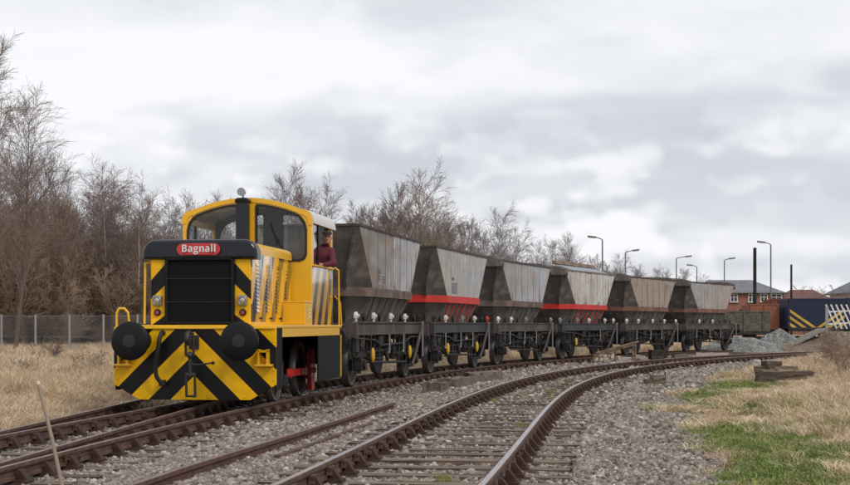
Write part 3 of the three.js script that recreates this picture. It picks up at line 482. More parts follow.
  const outline = (grow = 0) => { const p = [[HW + grow, 1.3], [HW + grow, eave - 0.06]]; for (let i = 0; i <= 5; i++) { const a = i / 5 * Math.PI / 2; p.push([HW + grow - 0.16 + 0.16 * Math.cos(a), eave - 0.02 + (roofY(1.02) - eave + 0.03) * Math.sin(a) + grow * Math.sin(a)]); } for (let x = 0.94; x >= -0.95; x -= 0.1) p.push([x, roofY(x) + grow]); return p.concat([1, 2, 3, 4, 5, 6].map((i) => { const a = (6 - i) / 5 * Math.PI / 2; return [-(HW + grow - 0.16 + 0.16 * Math.cos(Math.min(a, Math.PI / 2))), eave - 0.02 + (roofY(1.02) - eave + 0.03 + grow) * Math.sin(Math.min(a, Math.PI / 2))]; }), [[-HW - grow, 1.3]]); };
  const winPts = (s, m) => { const x0 = 0.17 + m, x1 = 1.095 - m, yb = 2.46 + m, p = [], r = 0.12 - m * 0.5; const ty = (x) => roofY(x) - 0.085 - m;
    p.push([x0, yb], [x1 - r, yb], [x1 - r * 0.3, yb + r * 0.3], [x1, yb + r]); p.push([x1, eave - 0.14], [x1 - 0.03, eave - 0.02 - m], [x1 - 0.11, ty(x1 - 0.11) - 0.015]); for (let x = x1 - 0.2; x > x0 + 0.06; x -= 0.09) p.push([x, ty(x)]); p.push([x0 + 0.02, ty(x0) - 0.005], [x0, ty(x0) - 0.05]); return p.map(([x, y]) => [x * s, y]); };
  const wallShape = () => { const s = shapeOf(outline()); for (const k of [-1, 1]) s.holes.push(new THREE.Path(winPts(k, 0).map(([x, y]) => new THREE.Vector2(x, y)))); return s; };
  const wf = part('cab_front', [xf(extr(wallShape(), 0.05, 0.004), 0, 0, cf - 0.05)], MAT.yellow, L), wr = part('cab_back', [xf(extr(wallShape(), 0.05), 0, 0, cr)], MAT.cabInner, L);
  for (const [par, z] of [[wf, cf + 0.002], [wr, cr - 0.02]]) for (const k of [-1, 1]) {
    const ring = shapeOf(winPts(k, -0.012)); ring.holes.push(new THREE.Path(winPts(k, 0.028).map(([x, y]) => new THREE.Vector2(x, y))));
    part('window_seal', [xf(extr(ring, 0.018), 0, 0, z)], MAT.rubber, par);
    part('window_pane', [xf(new THREE.ShapeGeometry(shapeOf(winPts(k, 0.02))), 0, 0, z - 0.02)], MAT.glass, par);
  }
  part('wiper', [rod([0.75, 2.5, cf + 0.04], [0.5, 2.95, cf + 0.03], 0.008, 5), rod([0.56, 2.75, cf + 0.03], [0.42, 3.15, cf + 0.03], 0.01, 5)], MAT.rubber, wf);
  const cabTex = stripe(cr, cf, 1.28, 2.4, 512, 300, 0.62, 0.3, 3.3, 0.62, 64), cabMat = phy({ map: cabTex, roughness: 0.16, ior: 1.85, clearcoat: 1, clearcoatRoughness: 0.06 });
  for (const s of [-1, 1]) {
    const side = part('cab_side', [box(0.04, 1.06, 2.0, s * (HW - 0.02), 1.84, (cf + cr) / 2)], cabMat, L, (g) => planarUV(g, 'z', 'y', cr, cf, 1.28, 2.4));
    part('cab_pillar', [box(0.05, 0.95, 0.16, s * (HW - 0.025), 2.8, cf - 0.14)], MAT.yellow, side);
    part('cab_pillar', [box(0.04, 0.95, 0.06, s * (HW - 0.025), 2.8, cf - 0.72)], MAT.black, side);
    part('cab_pillar', [box(0.05, 0.95, 0.1, s * (HW - 0.025), 2.8, cr + 0.12)], MAT.yellow, side);
    part('cantrail', [box(0.05, 0.12, 1.86, s * (HW - 0.025), 3.2, (cf + cr) / 2)], MAT.yellow, side);
    part('window_ledge', [rbox(0.1, 0.03, 1.8, 0.01, s * HW, 2.385, (cf + cr) / 2)], MAT.yellow, side);
    part('window_pane', [box(0.006, 0.78, 0.5, s * (HW - 0.025), 2.78, cf - 0.48)], MAT.glass, side);
  }
  // roof shell
  const ro = outline(0.035).filter(([, y]) => y > 3.1), ri = outline(0.004).filter(([, y]) => y > 3.1);
  part('cab_roof', [xf(extr(shapeOf([...ro, ...ri.reverse()]), cf - cr - 0.06), 0, 0, cr + 0.0)], MAT.roofGrey, L);
  part('roof_front_rim', [xf(extr(shapeOf([...outline(0.03).filter(([, y]) => y > 2.4), ...outline(-0.05).filter(([, y]) => y > 2.4).reverse()]), 0.05), 0, 0, cf - 0.03)], MAT.yellow, L);
  part('roof_back_lip', [xf(extr(shapeOf([...ro, ...ri.slice()]), 0.12), 0, 0, cr - 0.12)], MAT.roofGrey, L);
  part('cab_floor', [box(2.2, 0.04, 1.86, 0, 1.33, (cf + cr) / 2)], MAT.matt, L);
  for (const s of [-1, 1]) part('cab_lining', [box(0.01, 1.05, 1.96, s * (HW - 0.05), 1.86, (cf + cr) / 2)], MAT.cabInner, L);
  part('cab_lining', [box(2.2, 1.1, 0.01, 0, 1.87, cf - 0.062)], MAT.cabInner, L);
  part('control_desk', [rbox(1.1, 0.9, 0.4, 0.03, 0, 1.8, cf - 0.35), rbox(0.5, 0.3, 0.2, 0.02, 0.3, 2.4, cf - 0.3)], MAT.matt, L);
  part('driver_seat', [rbox(0.4, 0.08, 0.4, 0.03, -0.6, 1.9, cr + 0.5), rbox(0.4, 0.5, 0.08, 0.03, -0.6, 2.2, cr + 0.3), rod([-0.6, 1.35, cr + 0.5], [-0.6, 1.9, cr + 0.5], 0.05)], MAT.matt, L);
}

// ---------------------------------------------------------------- the driver leaning out of the cab
{
  const foot = V3(0.86, 1.352, -4.75), OFF = V3(0.0, 0, 0.2);
  const w = foot.clone().applyAxisAngle(UP, -LOCO_T).add(V3(...locoPos));
  const person = thing('person', 'person in maroon jacket and flat cap leaning out of the cab', 'person', w.toArray(), -LOCO_T);
  const J = (x, y, z) => V3(x, y, z).add(OFF).sub(foot);
  const hip = J(0.88, 2.2, -4.95), waist = J(0.96, 2.4, -4.92), chest = J(1.1, 2.63, -4.87), neck = J(1.19, 2.8, -4.83), head = J(1.235, 2.945, -4.79);
  const shR = J(1.27, 2.68, -4.88), elR = J(1.36, 2.46, -4.72), haR = J(1.2, 2.425, -4.52), shL = J(0.96, 2.74, -4.82), elL = J(0.97, 2.52, -4.58), haL = J(1.12, 2.43, -4.4);
  const bones = [[hip, waist, 0.15, 0.15], [waist, chest, 0.15, 0.165], [chest, neck, 0.13, 0.06], [chest, shR, 0.1, 0.085], [chest, shL, 0.1, 0.085], [shR, elR, 0.075, 0.06], [elR, haR, 0.06, 0.042], [shL, elL, 0.075, 0.06], [elL, haL, 0.06, 0.042],
    [hip, J(0.79, 1.8, -4.95), 0.1, 0.075], [J(0.79, 1.8, -4.95), J(0.78, 1.43, -4.98), 0.07, 0.05], [J(0.78, 1.41, -4.98), J(0.79, 1.395, -4.8), 0.045, 0.04], [hip, J(0.96, 1.8, -4.97), 0.1, 0.075], [J(0.96, 1.8, -4.97), J(0.97, 1.43, -5.02), 0.07, 0.05], [J(0.97, 1.41, -5.02), J(0.98, 1.395, -4.84), 0.045, 0.04]];
  const cap = (p, a, b, ra, rb) => { const d = b.clone().sub(a), t = clamp(p.clone().sub(a).dot(d) / d.lengthSq()); return p.distanceTo(a.clone().addScaledVector(d, t)) - lerp(ra, rb, t); };
  const smin = (a, b, k) => { const h = clamp(0.5 + 0.5 * (b - a) / k); return lerp(b, a, h) - k * h * (1 - h); };
  function surface(sdf, c, half, res, colour) {
    const mc = new MarchingCubes(res, MAT.matt, false, false, 120000), H = res / 2; mc.isolation = 0; const p = V3(0, 0, 0);
    for (let k = 0; k < res; k++) for (let j = 0; j < res; j++) for (let i = 0; i < res; i++) mc.field[i + j * res + k * res * res] = -sdf(p.set(c.x + (i - H) / H * half, c.y + (j - H) / H * half, c.z + (k - H) / H * half));
    mc.update(); const n = mc.count, P = new Float32Array(n * 3), C = new Float32Array(n * 3); for (let i = 0; i < n; i++) { const q = [0, 1, 2].map((a) => c.getComponent(a) + mc.positionArray[i * 3 + a] * half); P.set(q, i * 3); C.set(colour(V3(...q)), i * 3); }
    const g = new THREE.BufferGeometry(); g.setAttribute('position', new THREE.BufferAttribute(P, 3)); g.setAttribute('color', new THREE.BufferAttribute(C, 3)); const m = mergeVertices(g, 1e-5); m.computeVertexNormals(); const f = m.toNonIndexed(); f.setAttribute('uv', new THREE.BufferAttribute(new Float32Array(f.attributes.position.count * 2), 2)); return f;
  }
  const skin = [0.46, 0.25, 0.17], maroon = [0.12, 0.018, 0.035], trouser = [0.03, 0.032, 0.04];
  const fold = (p) => (fbm(p.x * 14 + p.z * 9 + 5, p.y * 10, 3, 33) - 0.5) * 0.016;
  const body = surface((p) => { let d = 1; for (const [a, b, ra, rb] of bones) d = smin(d, cap(p, a, b, ra, rb), 0.05); return d + fold(p); }, V3(0.2, 0.72, 0.12), 0.86, 84, (p) => (p.y < hip.y - 0.02 ? trouser : maroon));
  // head: skull, jaw, nose, ears, brow; it looks along the train towards the camera
  const hr = (x, y, z) => head.clone().add(V3(x, y, z).applyAxisAngle(UP, 0.25));
  const skull = (p) => { const q = p.clone().sub(head).applyAxisAngle(UP, -0.25); const e = V3(q.x / 0.078, (q.y - 0.012) / 0.112, (q.z + 0.008) / 0.096).length(); let d = (e - 1) * 0.08; d = smin(d, cap(p, hr(0, -0.07, 0.035), hr(0, -0.085, 0.06), 0.05, 0.032), 0.03); d = smin(d, cap(p, hr(0, 0.01, 0.09), hr(0, -0.028, 0.115), 0.008, 0.015), 0.012); for (const s of [-1, 1]) { d = smin(d, cap(p, hr(s * 0.08, 0.015, -0.01), hr(s * 0.082, -0.025, -0.005), 0.014, 0.01), 0.008); d = Math.max(d, -(p.distanceTo(hr(s * 0.031, 0.012, 0.102)) - 0.016)); } d = smin(d, cap(p, neck, head.clone().add(V3(0, -0.06, -0.02)), 0.055, 0.052), 0.03); const mouth = cap(p, hr(-0.022, -0.058, 0.098), hr(0.022, -0.058, 0.098), 0.005, 0.005); return Math.max(d, -mouth); };
  const headG = surface(skull, head.clone().add(V3(0, -0.02, 0)), 0.19, 60, (p) => { const q = p.clone().sub(head).applyAxisAngle(UP, -0.25); if (Math.abs(q.y + 0.058) < 0.008 && q.z > 0.07 && Math.abs(q.x) < 0.028) return [0.3, 0.1, 0.08]; if (q.y > -0.045 && q.z < 0.0 && Math.abs(q.x) > 0.03 && q.z < -0.02) return [0.08, 0.06, 0.05]; return p.y < neck.y + 0.0 ? maroon : skin; });
  const handG = (h, dir, seed) => { const palm = h.clone().addScaledVector(dir, 0.05), side = V3(0, 1, 0).cross(dir).normalize(), bs = [[h, palm, 0.03, 0.034]]; for (let i = 0; i < 4; i++) { const o = side.clone().multiplyScalar((i - 1.5) * 0.02), a = palm.clone().addScaledVector(dir, 0.02).add(o), L = [0.03, 0.036, 0.034, 0.027][i], b = a.clone().addScaledVector(dir, L), c = b.clone().addScaledVector(dir, L * 0.5).add(V3(0, -L * 0.8, 0)); bs.push([palm.clone().add(o), a, 0.014, 0.0095], [a, b, 0.0095, 0.0085], [b, c, 0.0085, 0.0075]); } const ts = h.clone().addScaledVector(dir, 0.025).addScaledVector(side, -0.03), te = ts.clone().addScaledVector(dir, 0.035).addScaledVector(side, -0.022).add(V3(0, -0.01, 0)); bs.push([h.clone().addScaledVector(dir, 0.01), ts, 0.02, 0.012], [ts, te, 0.012, 0.009]); return surface((p) => { let d = 1; for (const [a, b, ra, rb] of bs) d = smin(d, cap(p, a, b, ra, rb), 0.006); return d; }, palm, 0.13, 72, () => skin); };
  const hands = [handG(haR, haR.clone().sub(elR).setY(0).normalize()), handG(haL, haL.clone().sub(elL).setY(0).normalize())];
  part('body', [body, headG, ...hands], std({ vertexColors: true, roughness: 0.85 }), person, null);
  for (const s of [-1, 1]) part('eye', [xf(new THREE.SphereGeometry(0.0115, 10, 8), ...hr(s * 0.031, 0.012, 0.086).toArray())], MAT.matt, person);
  // flat cap with a peak
  const capG = new THREE.SphereGeometry(1, 26, 14, 0, 6.2832, 0, 1.75), cp = capG.attributes.position; for (let i = 0; i < cp.count; i++) { const x = cp.getX(i), y = cp.getY(i), z = cp.getZ(i); cp.setXYZ(i, x * 0.09, y * 0.055 + (z > 0 ? -0.012 * z : 0.004), z * 0.108); } capG.computeVertexNormals();
  const peak = new THREE.CylinderGeometry(0.088, 0.092, 0.014, 22, 1, false, -1.15, 2.3); 
  part('flat_cap', [xf(capG, ...hr(0, 0.078, -0.006).toArray(), 0.06, 0.25, 0), xf(xf(peak, 0, 0, 0.045), ...hr(0, 0.07, 0.0).toArray(), 0.14, 0.25, 0)], std({ color: lin(0.035, 0.03, 0.028), roughness: 0.95 }), person);
  part('collar', [xf(new THREE.TorusGeometry(0.066, 0.02, 8, 20), ...neck.clone().add(V3(0, 0.0, 0.005)).toArray(), Math.PI / 2 - 0.2, 0, 0)], std({ color: lin(0.1, 0.016, 0.03), roughness: 0.9 }), person);
}

// ---------------------------------------------------------------- six coal hopper wagons
function wagonSide(seed, base, tint, rustAmt, marks) {
  return canvasTex(640, 160, (g, w, h) => {
    const im = g.createImageData(w, h), d = im.data;
    for (let y = 0; y < h; y++) for (let x = 0; x < w; x++) {
      const u = x / w, v = y / h, n = fbm(u * 14, v * 5, 5, seed), m = fbm(u * 5 + 3, v * 2, 4, seed + 5), st = fbm(u * 70, v * 2.2, 3, seed + 9), st2 = vnoise(u * 34, v * 0.9, seed + 11), edge = fbm(u * 30, v * 9, 4, seed + 21);
      let c = mix3(base, tint, sstep(0.3, 0.75, u * 0.55 + m * 0.6));
      c = mix3(c, [92, 86, 81], clamp((st - 0.45) * 1.9) * 0.38); c = mix3(c, [104, 88, 78], clamp((st2 - 0.62) * 3) * rustAmt * sstep(0.05, 0.3, v)); c = mix3(c, [122, 94, 78], clamp((n - 0.56) * 3.2) * rustAmt * 0.8); c = mix3(c, [70, 62, 58], clamp((edge - 0.6) * 5) * (v > 0.9 || v < 0.04 ? 0.9 : 0.12));
      const f = 1.04 + n * 0.22; const o = (y * w + x) * 4; d[o] = c[0] * f; d[o + 1] = c[1] * f; d[o + 2] = c[2] * f; d[o + 3] = 255;
    }
    g.putImageData(im, 0, 0); g.globalAlpha = 0.75;
    for (const [x, y, ww, hh, col] of marks) { g.fillStyle = col; g.fillRect(x * w, y * h, ww * w, hh * h); }
    // worn stencil lines of the data panel: too weathered to read
    if (marks.length) { g.globalAlpha = 0.6; g.fillStyle = '#d8d8d6'; const r = rng(seed); for (let k = 0; k < 4; k++) for (let x = 0.275; x < 0.37; x += 0.008) if (r() < 0.6) g.fillRect(x * w, (0.74 + k * 0.05) * h, 3, 3); }
  });
}
const plateMap = (fn, seed) => tex(256, 128, (u, v) => { const n = fbm(u * 8, v * 8, 5, seed, 8, 8), s = fbm(u * 40, v * 3, 3, seed + 3, 40, 3); return fn(clamp(n * 1.5 - 0.3 + (s - 0.5) * 0.8)); }, 3, 1.6);
const endMat = std({ map: plateMap((t) => mix3([76, 70, 66], [120, 112, 105], t), 130), roughness: 0.85 });
const brownBand = std({ map: plateMap((t) => mix3([84, 70, 64], [126, 108, 98], t), 140), roughness: 0.85 });
const rustBand = std({ map: plateMap((t) => mix3([98, 66, 56], [142, 104, 88], t), 150), roughness: 0.88 });
const redBand = std({ map: plateMap((t) => mix3([206, 44, 36], [176, 50, 42], t), 160), roughness: 0.65 });
const lowerMat = std({ map: plateMap((t) => mix3([70, 66, 63], [128, 122, 116], t), 170), roughness: 0.85 });
const frameBlack = std({ map: plateMap((t) => mix3([40, 41, 44], [66, 66, 68], t), 180), roughness: 0.7 });
const frameBrown = std({ map: plateMap((t) => mix3([62, 54, 50], [98, 88, 82], t), 190), roughness: 0.8 });
const yellowSpot = std({ color: lin(0.6, 0.36, 0.01), roughness: 0.6 });
const MX = (l, s) => l.map((p) => [p[0] * s[0], p[1], p[2] * s[1]]);
const orient = (l, s) => (s[0] * s[1] < 0 ? [...MX(l, s)].reverse() : MX(l, s));
const WT = 3.38, WW = 2.1, XS = 1.08, ZT = 3.35, WS = [XS, WW, 2.08], WE = [0.66, WW, 2.92], LS = [0.76, 1.36, 1.85], LE = [0.5, 1.36, 2.2], TC = [XS, WT, ZT];
const C4 = [[1, 1], [-1, 1], [1, -1], [-1, -1]];
const G = {};
G.side = [1, -1].map((s) => planarUV(slabs([s > 0 ? [[XS, WT, ZT], WS, [XS, WW, -WS[2]], [XS, WT, -ZT]] : [[-XS, WT, -ZT], [-XS, WW, -WS[2]], [-XS, WW, WS[2]], [-XS, WT, ZT]]], 0.02), 'z', 'y', ZT, -ZT, WW, WT));
G.facet = C4.map((s) => triUV(slabs([orient([TC, WE, WS], s)], 0.015)));
G.end = [1, -1].map((s) => triUV(slabs([s > 0 ? [[-XS, WT, ZT], [-WE[0], WW, WE[2]], [WE[0], WW, WE[2]], [XS, WT, ZT]] : [[XS, WT, -ZT], [WE[0], WW, -WE[2]], [-WE[0], WW, -WE[2]], [-XS, WT, -ZT]]], 0.015)));
G.seam = triUV(box(0.01, WT - WW - 0.02, 0.022)); G.seamRow = (x, z) => z;
G.rib = C4.flatMap((s) => [0.34, 1.02, 1.7].map((z) => triUV(merged([z].map((z) => quads([...(() => { const a = [XS - 0.02, 1.94, z], b = [0.79, 1.37, z * 0.9], t = 0.045, o = [0.0, 0, t], q = [[a[0] + 0.02, a[1], a[2] - t], [a[0] + 0.02, a[1], a[2] + t], [b[0] + 0.02, b[1], b[2] + t], [b[0] + 0.02, b[1], b[2] - t]], r = q.map(([x, y, zz]) => [x - 0.11, y, zz]); return [q, [q[0], q[3], r[3], r[0]], [q[1], r[1], r[2], q[2]]].map((l) => orient(l, s)); })()]))))));
{ // the octagonal waist band
  const ring = [[WS[0] + 0.03, WS[2] + 0.02], [WE[0] + 0.03, WE[2] + 0.03], [-WE[0] - 0.03, WE[2] + 0.03], [-WS[0] - 0.03, WS[2] + 0.02], [-WS[0] - 0.03, -WS[2] - 0.02], [-WE[0] - 0.03, -WE[2] - 0.03], [WE[0] + 0.03, -WE[2] - 0.03], [WS[0] + 0.03, -WS[2] - 0.02]];
  const inner = ring.map(([x, z]) => [x * 0.93, z * 0.96]), q = []; ring.forEach((a, i) => { const b = ring[(i + 1) % 8], c = inner[i], e = inner[(i + 1) % 8], y1 = 1.925, y2 = 2.115, P = ([x, z], y) => [x, y, z]; q.push([P(b, y2), P(b, y1), P(a, y1), P(a, y2)], [P(a, y2), P(c, y2), P(e, y2), P(b, y2)], [P(a, y1), P(b, y1), P(e, y1), P(c, y1)], [P(c, y2), P(c, y1), P(e, y1), P(e, y2)]); }); G.band = triUV(quads(q.map((p) => [...p].reverse())));
  const low = [], top = [[WS[0] - 0.03, WS[2]], [WE[0] - 0.02, WE[2] - 0.05]], bot = [[LS[0], LS[2]], [LE[0], LE[2]]];
  for (const s of C4) low.push(orient([[top[0][0], 1.95, top[0][1]], [top[1][0], 1.95, top[1][1]], [bot[1][0], 1.3, bot[1][1]], [bot[0][0], 1.3, bot[0][1]]], s));
  for (const s of [1, -1]) { low.push([[s * top[0][0], 1.95, top[0][1]], [s * bot[0][0], 1.3, bot[0][1]], [s * bot[0][0], 1.3, -bot[0][1]], [s * top[0][0], 1.95, -top[0][1]]], [[top[1][0], 1.95, s * top[1][1]], [-top[1][0], 1.95, s * top[1][1]], [-bot[1][0], 1.3, s * bot[1][1]], [bot[1][0], 1.3, s * bot[1][1]]]); }
  low.push(...[1, -1].map((s) => [[-0.8, 1.32, 0], [0.8, 1.32, 0], [0.4, 0.55, s * 0.5], [-0.4, 0.55, s * 0.5]]));
  G.lower = triUV(quads(low));
}
G.rim = triUV(merged([box(0.06, 0.05, ZT * 2 + 0.06, XS, WT + 0.02, 0), box(0.06, 0.05, ZT * 2 + 0.06, -XS, WT + 0.02, 0), box(XS * 2, 0.05, 0.06, 0, WT + 0.02, ZT), box(XS * 2, 0.05, 0.06, 0, WT + 0.02, -ZT)]));
G.hood = triUV(merged([1, -1].map((s) => { const p = [[-XS - 0.02, WT - 0.16]]; for (let i = 0; i <= 10; i++) { const a = Math.PI - i / 10 * Math.PI; p.push([Math.cos(a) * (XS + 0.02), WT - 0.1 + Math.pow(Math.sin(a), 0.6) * 0.26]); } p.push([XS + 0.02, WT - 0.16]); return xf(extr(shapeOf(p), 0.1, 0.05), 0, 0, s > 0 ? ZT - 0.08 : -ZT - 0.02); })));
G.strut = C4.map(([a, b]) => triUV(rod([a * 0.68, WW, b * 2.97], [a * 1.0, WT - 0.05, b * (ZT + 0.02)], 0.04, 4)));
G.sole = [1, -1].map((s) => triUV(merged([box(0.09, 0.24, 7.8, s * 0.98, 1.235, 0), box(0.16, 0.03, 7.8, s * 0.98, 1.368, 0), box(0.13, 0.02, 7.8, s * 0.99, 1.108, 0)])));
G.head = [1, -1].map((s) => triUV(merged([box(2.36, 0.3, 0.1, 0, 1.2, s * 3.95), box(0.5, 0.4, 0.06, 0, 1.15, s * 4.02)])));
G.frame = triUV(merged([box(0.08, 0.2, 7.7, 0.4, 1.2, 0), box(0.08, 0.2, 7.7, -0.4, 1.2, 0), ...[-2.75, -1.5, 1.5, 2.75].map((z) => box(2.0, 0.16, 0.1, 0, 1.22, z)), rbox(0.5, 0.5, 0.9, 0.04, 0.2, 0.75, 2.0), rbox(0.4, 0.4, 1.1, 0.18, -0.2, 0.72, -2.0), cylX(0.04, 2.0, 0, 0.62, 1.0, 8), cylX(0.04, 2.0, 0, 0.62, -1.0, 8), cylX(0.06, 2.0, 0, 0.95, 0, 8)]));
G.wheel = triUV(merged([xf(new THREE.LatheGeometry([[0, 0.05], [0.1, 0.06], [0.14, 0.03], [0.36, -0.005], [0.4, 0.055], [0.455, 0.055], [0.46, -0.045], [0.49, -0.06], [0.49, -0.085], [0.38, -0.085], [0.3, -0.05], [0, -0.05]].map(([r, y]) => new THREE.Vector2(r, y)), 32), 0, 0, 0, 0, 0, -Math.PI / 2)]));
G.axlebox = triUV(merged([rbox(0.2, 0.26, 0.3, 0.03, 0.96, 0.47, 0), cylX(0.11, 0.06, 1.08, 0.47, 0, 16), box(0.03, 0.62, 0.06, 0.93, 0.8, 0.24), box(0.03, 0.62, 0.06, 0.93, 0.8, -0.24), box(0.03, 0.05, 0.54, 0.93, 0.3, 0), ...[0, 1, 2, 3].map((k) => rbox(0.09, 0.026, 1.15 - k * 0.24, 0.006, 0.97, 0.64 + k * 0.03, 0)), rod([0.97, 0.66, 0.6], [0.97, 1.12, 0.66], 0.03, 6), rod([0.97, 0.66, -0.6], [0.97, 1.12, -0.66], 0.03, 6)]));
G.buffer = triUV(merged([cylZ(0.12, 0.26, 0, 0, 0.13, 14, 0.1), cylZ(0.06, 0.2, 0, 0, 0.32, 12), cylZ(0.21, 0.05, 0, 0, 0.43, 24, 0.18)]));
G.clamp = triUV(merged([box(0.05, 0.1, 0.09, 0, 0.05, 0), extrYZ([[-0.11, 0.1], [0.11, 0.1], [0.11, 0.16], [0.03, 0.27], [-0.03, 0.27], [-0.11, 0.2]], 0.07), cylX(0.045, 0.16, 0.02, 0.17, 0.02, 10)]));
G.valve = triUV(merged([cylX(0.075, 0.05, 0, 0.12, 0, 14), rod([0, 0, 0], [0, 0.12, 0], 0.03, 6)]));
G.spot = triUV(xf(new THREE.SphereGeometry(1, 14, 10), 0, 0, 0).scale(0.05, 0.16, 0.085));
G.strap = triUV(merged([box(0.02, 0.42, 0.045, 0, -0.21, 0), box(0.02, 0.045, 0.14, 0, -0.4, 0.04)]));
G.lever = triUV(merged([rod([0, 0.1, 0], [0, 0.98, -1.1], 0.04, 6), rod([0, 0.1, 0], [0, -0.05, 0.3], 0.035, 6)]));
G.guide = triUV(merged([box(0.03, 0.86, 0.05), box(0.05, 0.05, 0.14, 0, 0.43, 0.03)]));
G.rigging = triUV(merged([rod([1.0, 0.5, 1.9], [1.0, 0.42, -1.9], 0.028, 6), rod([0.9, 1.1, 0.4], [0.98, 0.45, 0.1], 0.035, 6), rod([0.9, 1.1, -0.2], [0.98, 0.45, 0.1], 0.035, 6), rod([0.95, 0.72, 2.1], [0.95, 0.75, -0.4], 0.022, 6), ...[1.4, 0.9, -0.7, -1.3, -1.8].map((z, i) => rod([0.96, 1.1, z], [0.98, 0.62 - (i % 2) * 0.16, z + 0.16], 0.024, 5)), ...[1.1, -1.1].map((z) => rbox(0.18, 0.3, 0.34, 0.03, 0.82, 0.66, z)), ...[2.2, -2.2].map((z) => rbox(0.1, 0.36, 0.08, 0.02, 0.8, 0.46, z)), cylZ(0.15, 0.6, 0.72, 0.66, 0.3, 14), cylZ(0.13, 0.5, 0.74, 0.62, -1.75, 14)]));
G.pipe = triUV(merged([...bent([[1.02, 1.04, 3.6], [1.02, 0.98, 1.6], [1.0, 0.86, 0.9], [1.0, 0.88, -1.6], [1.02, 1.02, -2.4], [1.02, 1.02, -3.7]], 0.022, 6), ...bent([[0.98, 0.9, 2.9], [0.99, 0.6, 2.2], [0.99, 0.56, 0.6]], 0.018, 6)]));
G.tank = triUV(merged([cylZ(0.17, 1.0, 0.62, 0.86, -0.9, 16), rbox(0.3, 0.26, 0.44, 0.03, 0.86, 0.95, 0.75), rbox(0.22, 0.34, 0.2, 0.03, 0.9, 0.85, -1.9)]));
function extrYZ(pts, th) { return xf(xf(extr(shapeOf(pts), th, 0.006), 0, 0, -th / 2), 0, 0, 0, 0, Math.PI / 2, 0); }
const wagonKinds = [
  { label: 'grey hopper wagon with brown waist band coupled behind the yellow shunter', side: wagonSide(201, [112, 106, 100], [152, 156, 160], 0.6, [[0.255, 0.66, 0.05, 0.2, '#4e4e50'], [0.33, 0.76, 0.045, 0.14, '#5a5a5c'], [0.52, 0.08, 0.014, 0.16, '#e6e6e2']]), band: brownBand, frame: frameBrown, ribs: lowerMat },
  { label: 'pale grey hopper wagon with red waist band and red ribs, second in the train', side: wagonSide(202, [152, 150, 144], [150, 154, 158], 0.35, [[0.27, 0.58, 0.05, 0.07, '#4a4c50'], [0.27, 0.7, 0.1, 0.24, '#5b6064'], [0.52, 0.06, 0.012, 0.18, '#ececea']]), band: redBand, frame: frameBlack, ribs: redBand },
  { label: 'plain grey hopper wagon with brown band between the two red banded ones', side: wagonSide(203, [134, 132, 129], [152, 157, 162], 0.45, []), band: brownBand, frame: frameBrown, ribs: lowerMat, hood: true },
  { label: 'streaked whitish hopper wagon with red band and pale raised canopy', side: wagonSide(204, [166, 162, 155], [178, 178, 177], 0.6, []), band: redBand, frame: frameBlack, ribs: redBand, hood: true, canopy: true },
  { label: 'rust stained tan hopper wagon, second from the far end of the train', side: wagonSide(205, [136, 127, 119], [142, 130, 121], 1.0, []), band: rustBand, frame: frameBrown, ribs: lowerMat, hood: true },
  { label: 'rusty grey hopper wagon at the far end of the train', side: wagonSide(206, [142, 144, 146], [146, 138, 132], 0.8, []), band: rustBand, frame: frameBrown, ribs: lowerMat, hood: true },
];
const mirrorX = (g) => { const c = g.clone(); c.scale(-1, 1, 1); const p = c.attributes; for (const k of ['position', 'normal', 'uv']) { const a = p[k], n = a.itemSize; for (let i = 0; i < a.count; i += 3) for (let j = 0; j < n; j++) { const t = a.array[(i + 1) * n + j]; a.array[(i + 1) * n + j] = a.array[(i + 2) * n + j]; a.array[(i + 2) * n + j] = t; } } return c; };
const GM = { axlebox: mirrorX(G.axlebox), rigging: mirrorX(G.rigging) };
const S_W1 = 21.5, PITCH = 8.75;
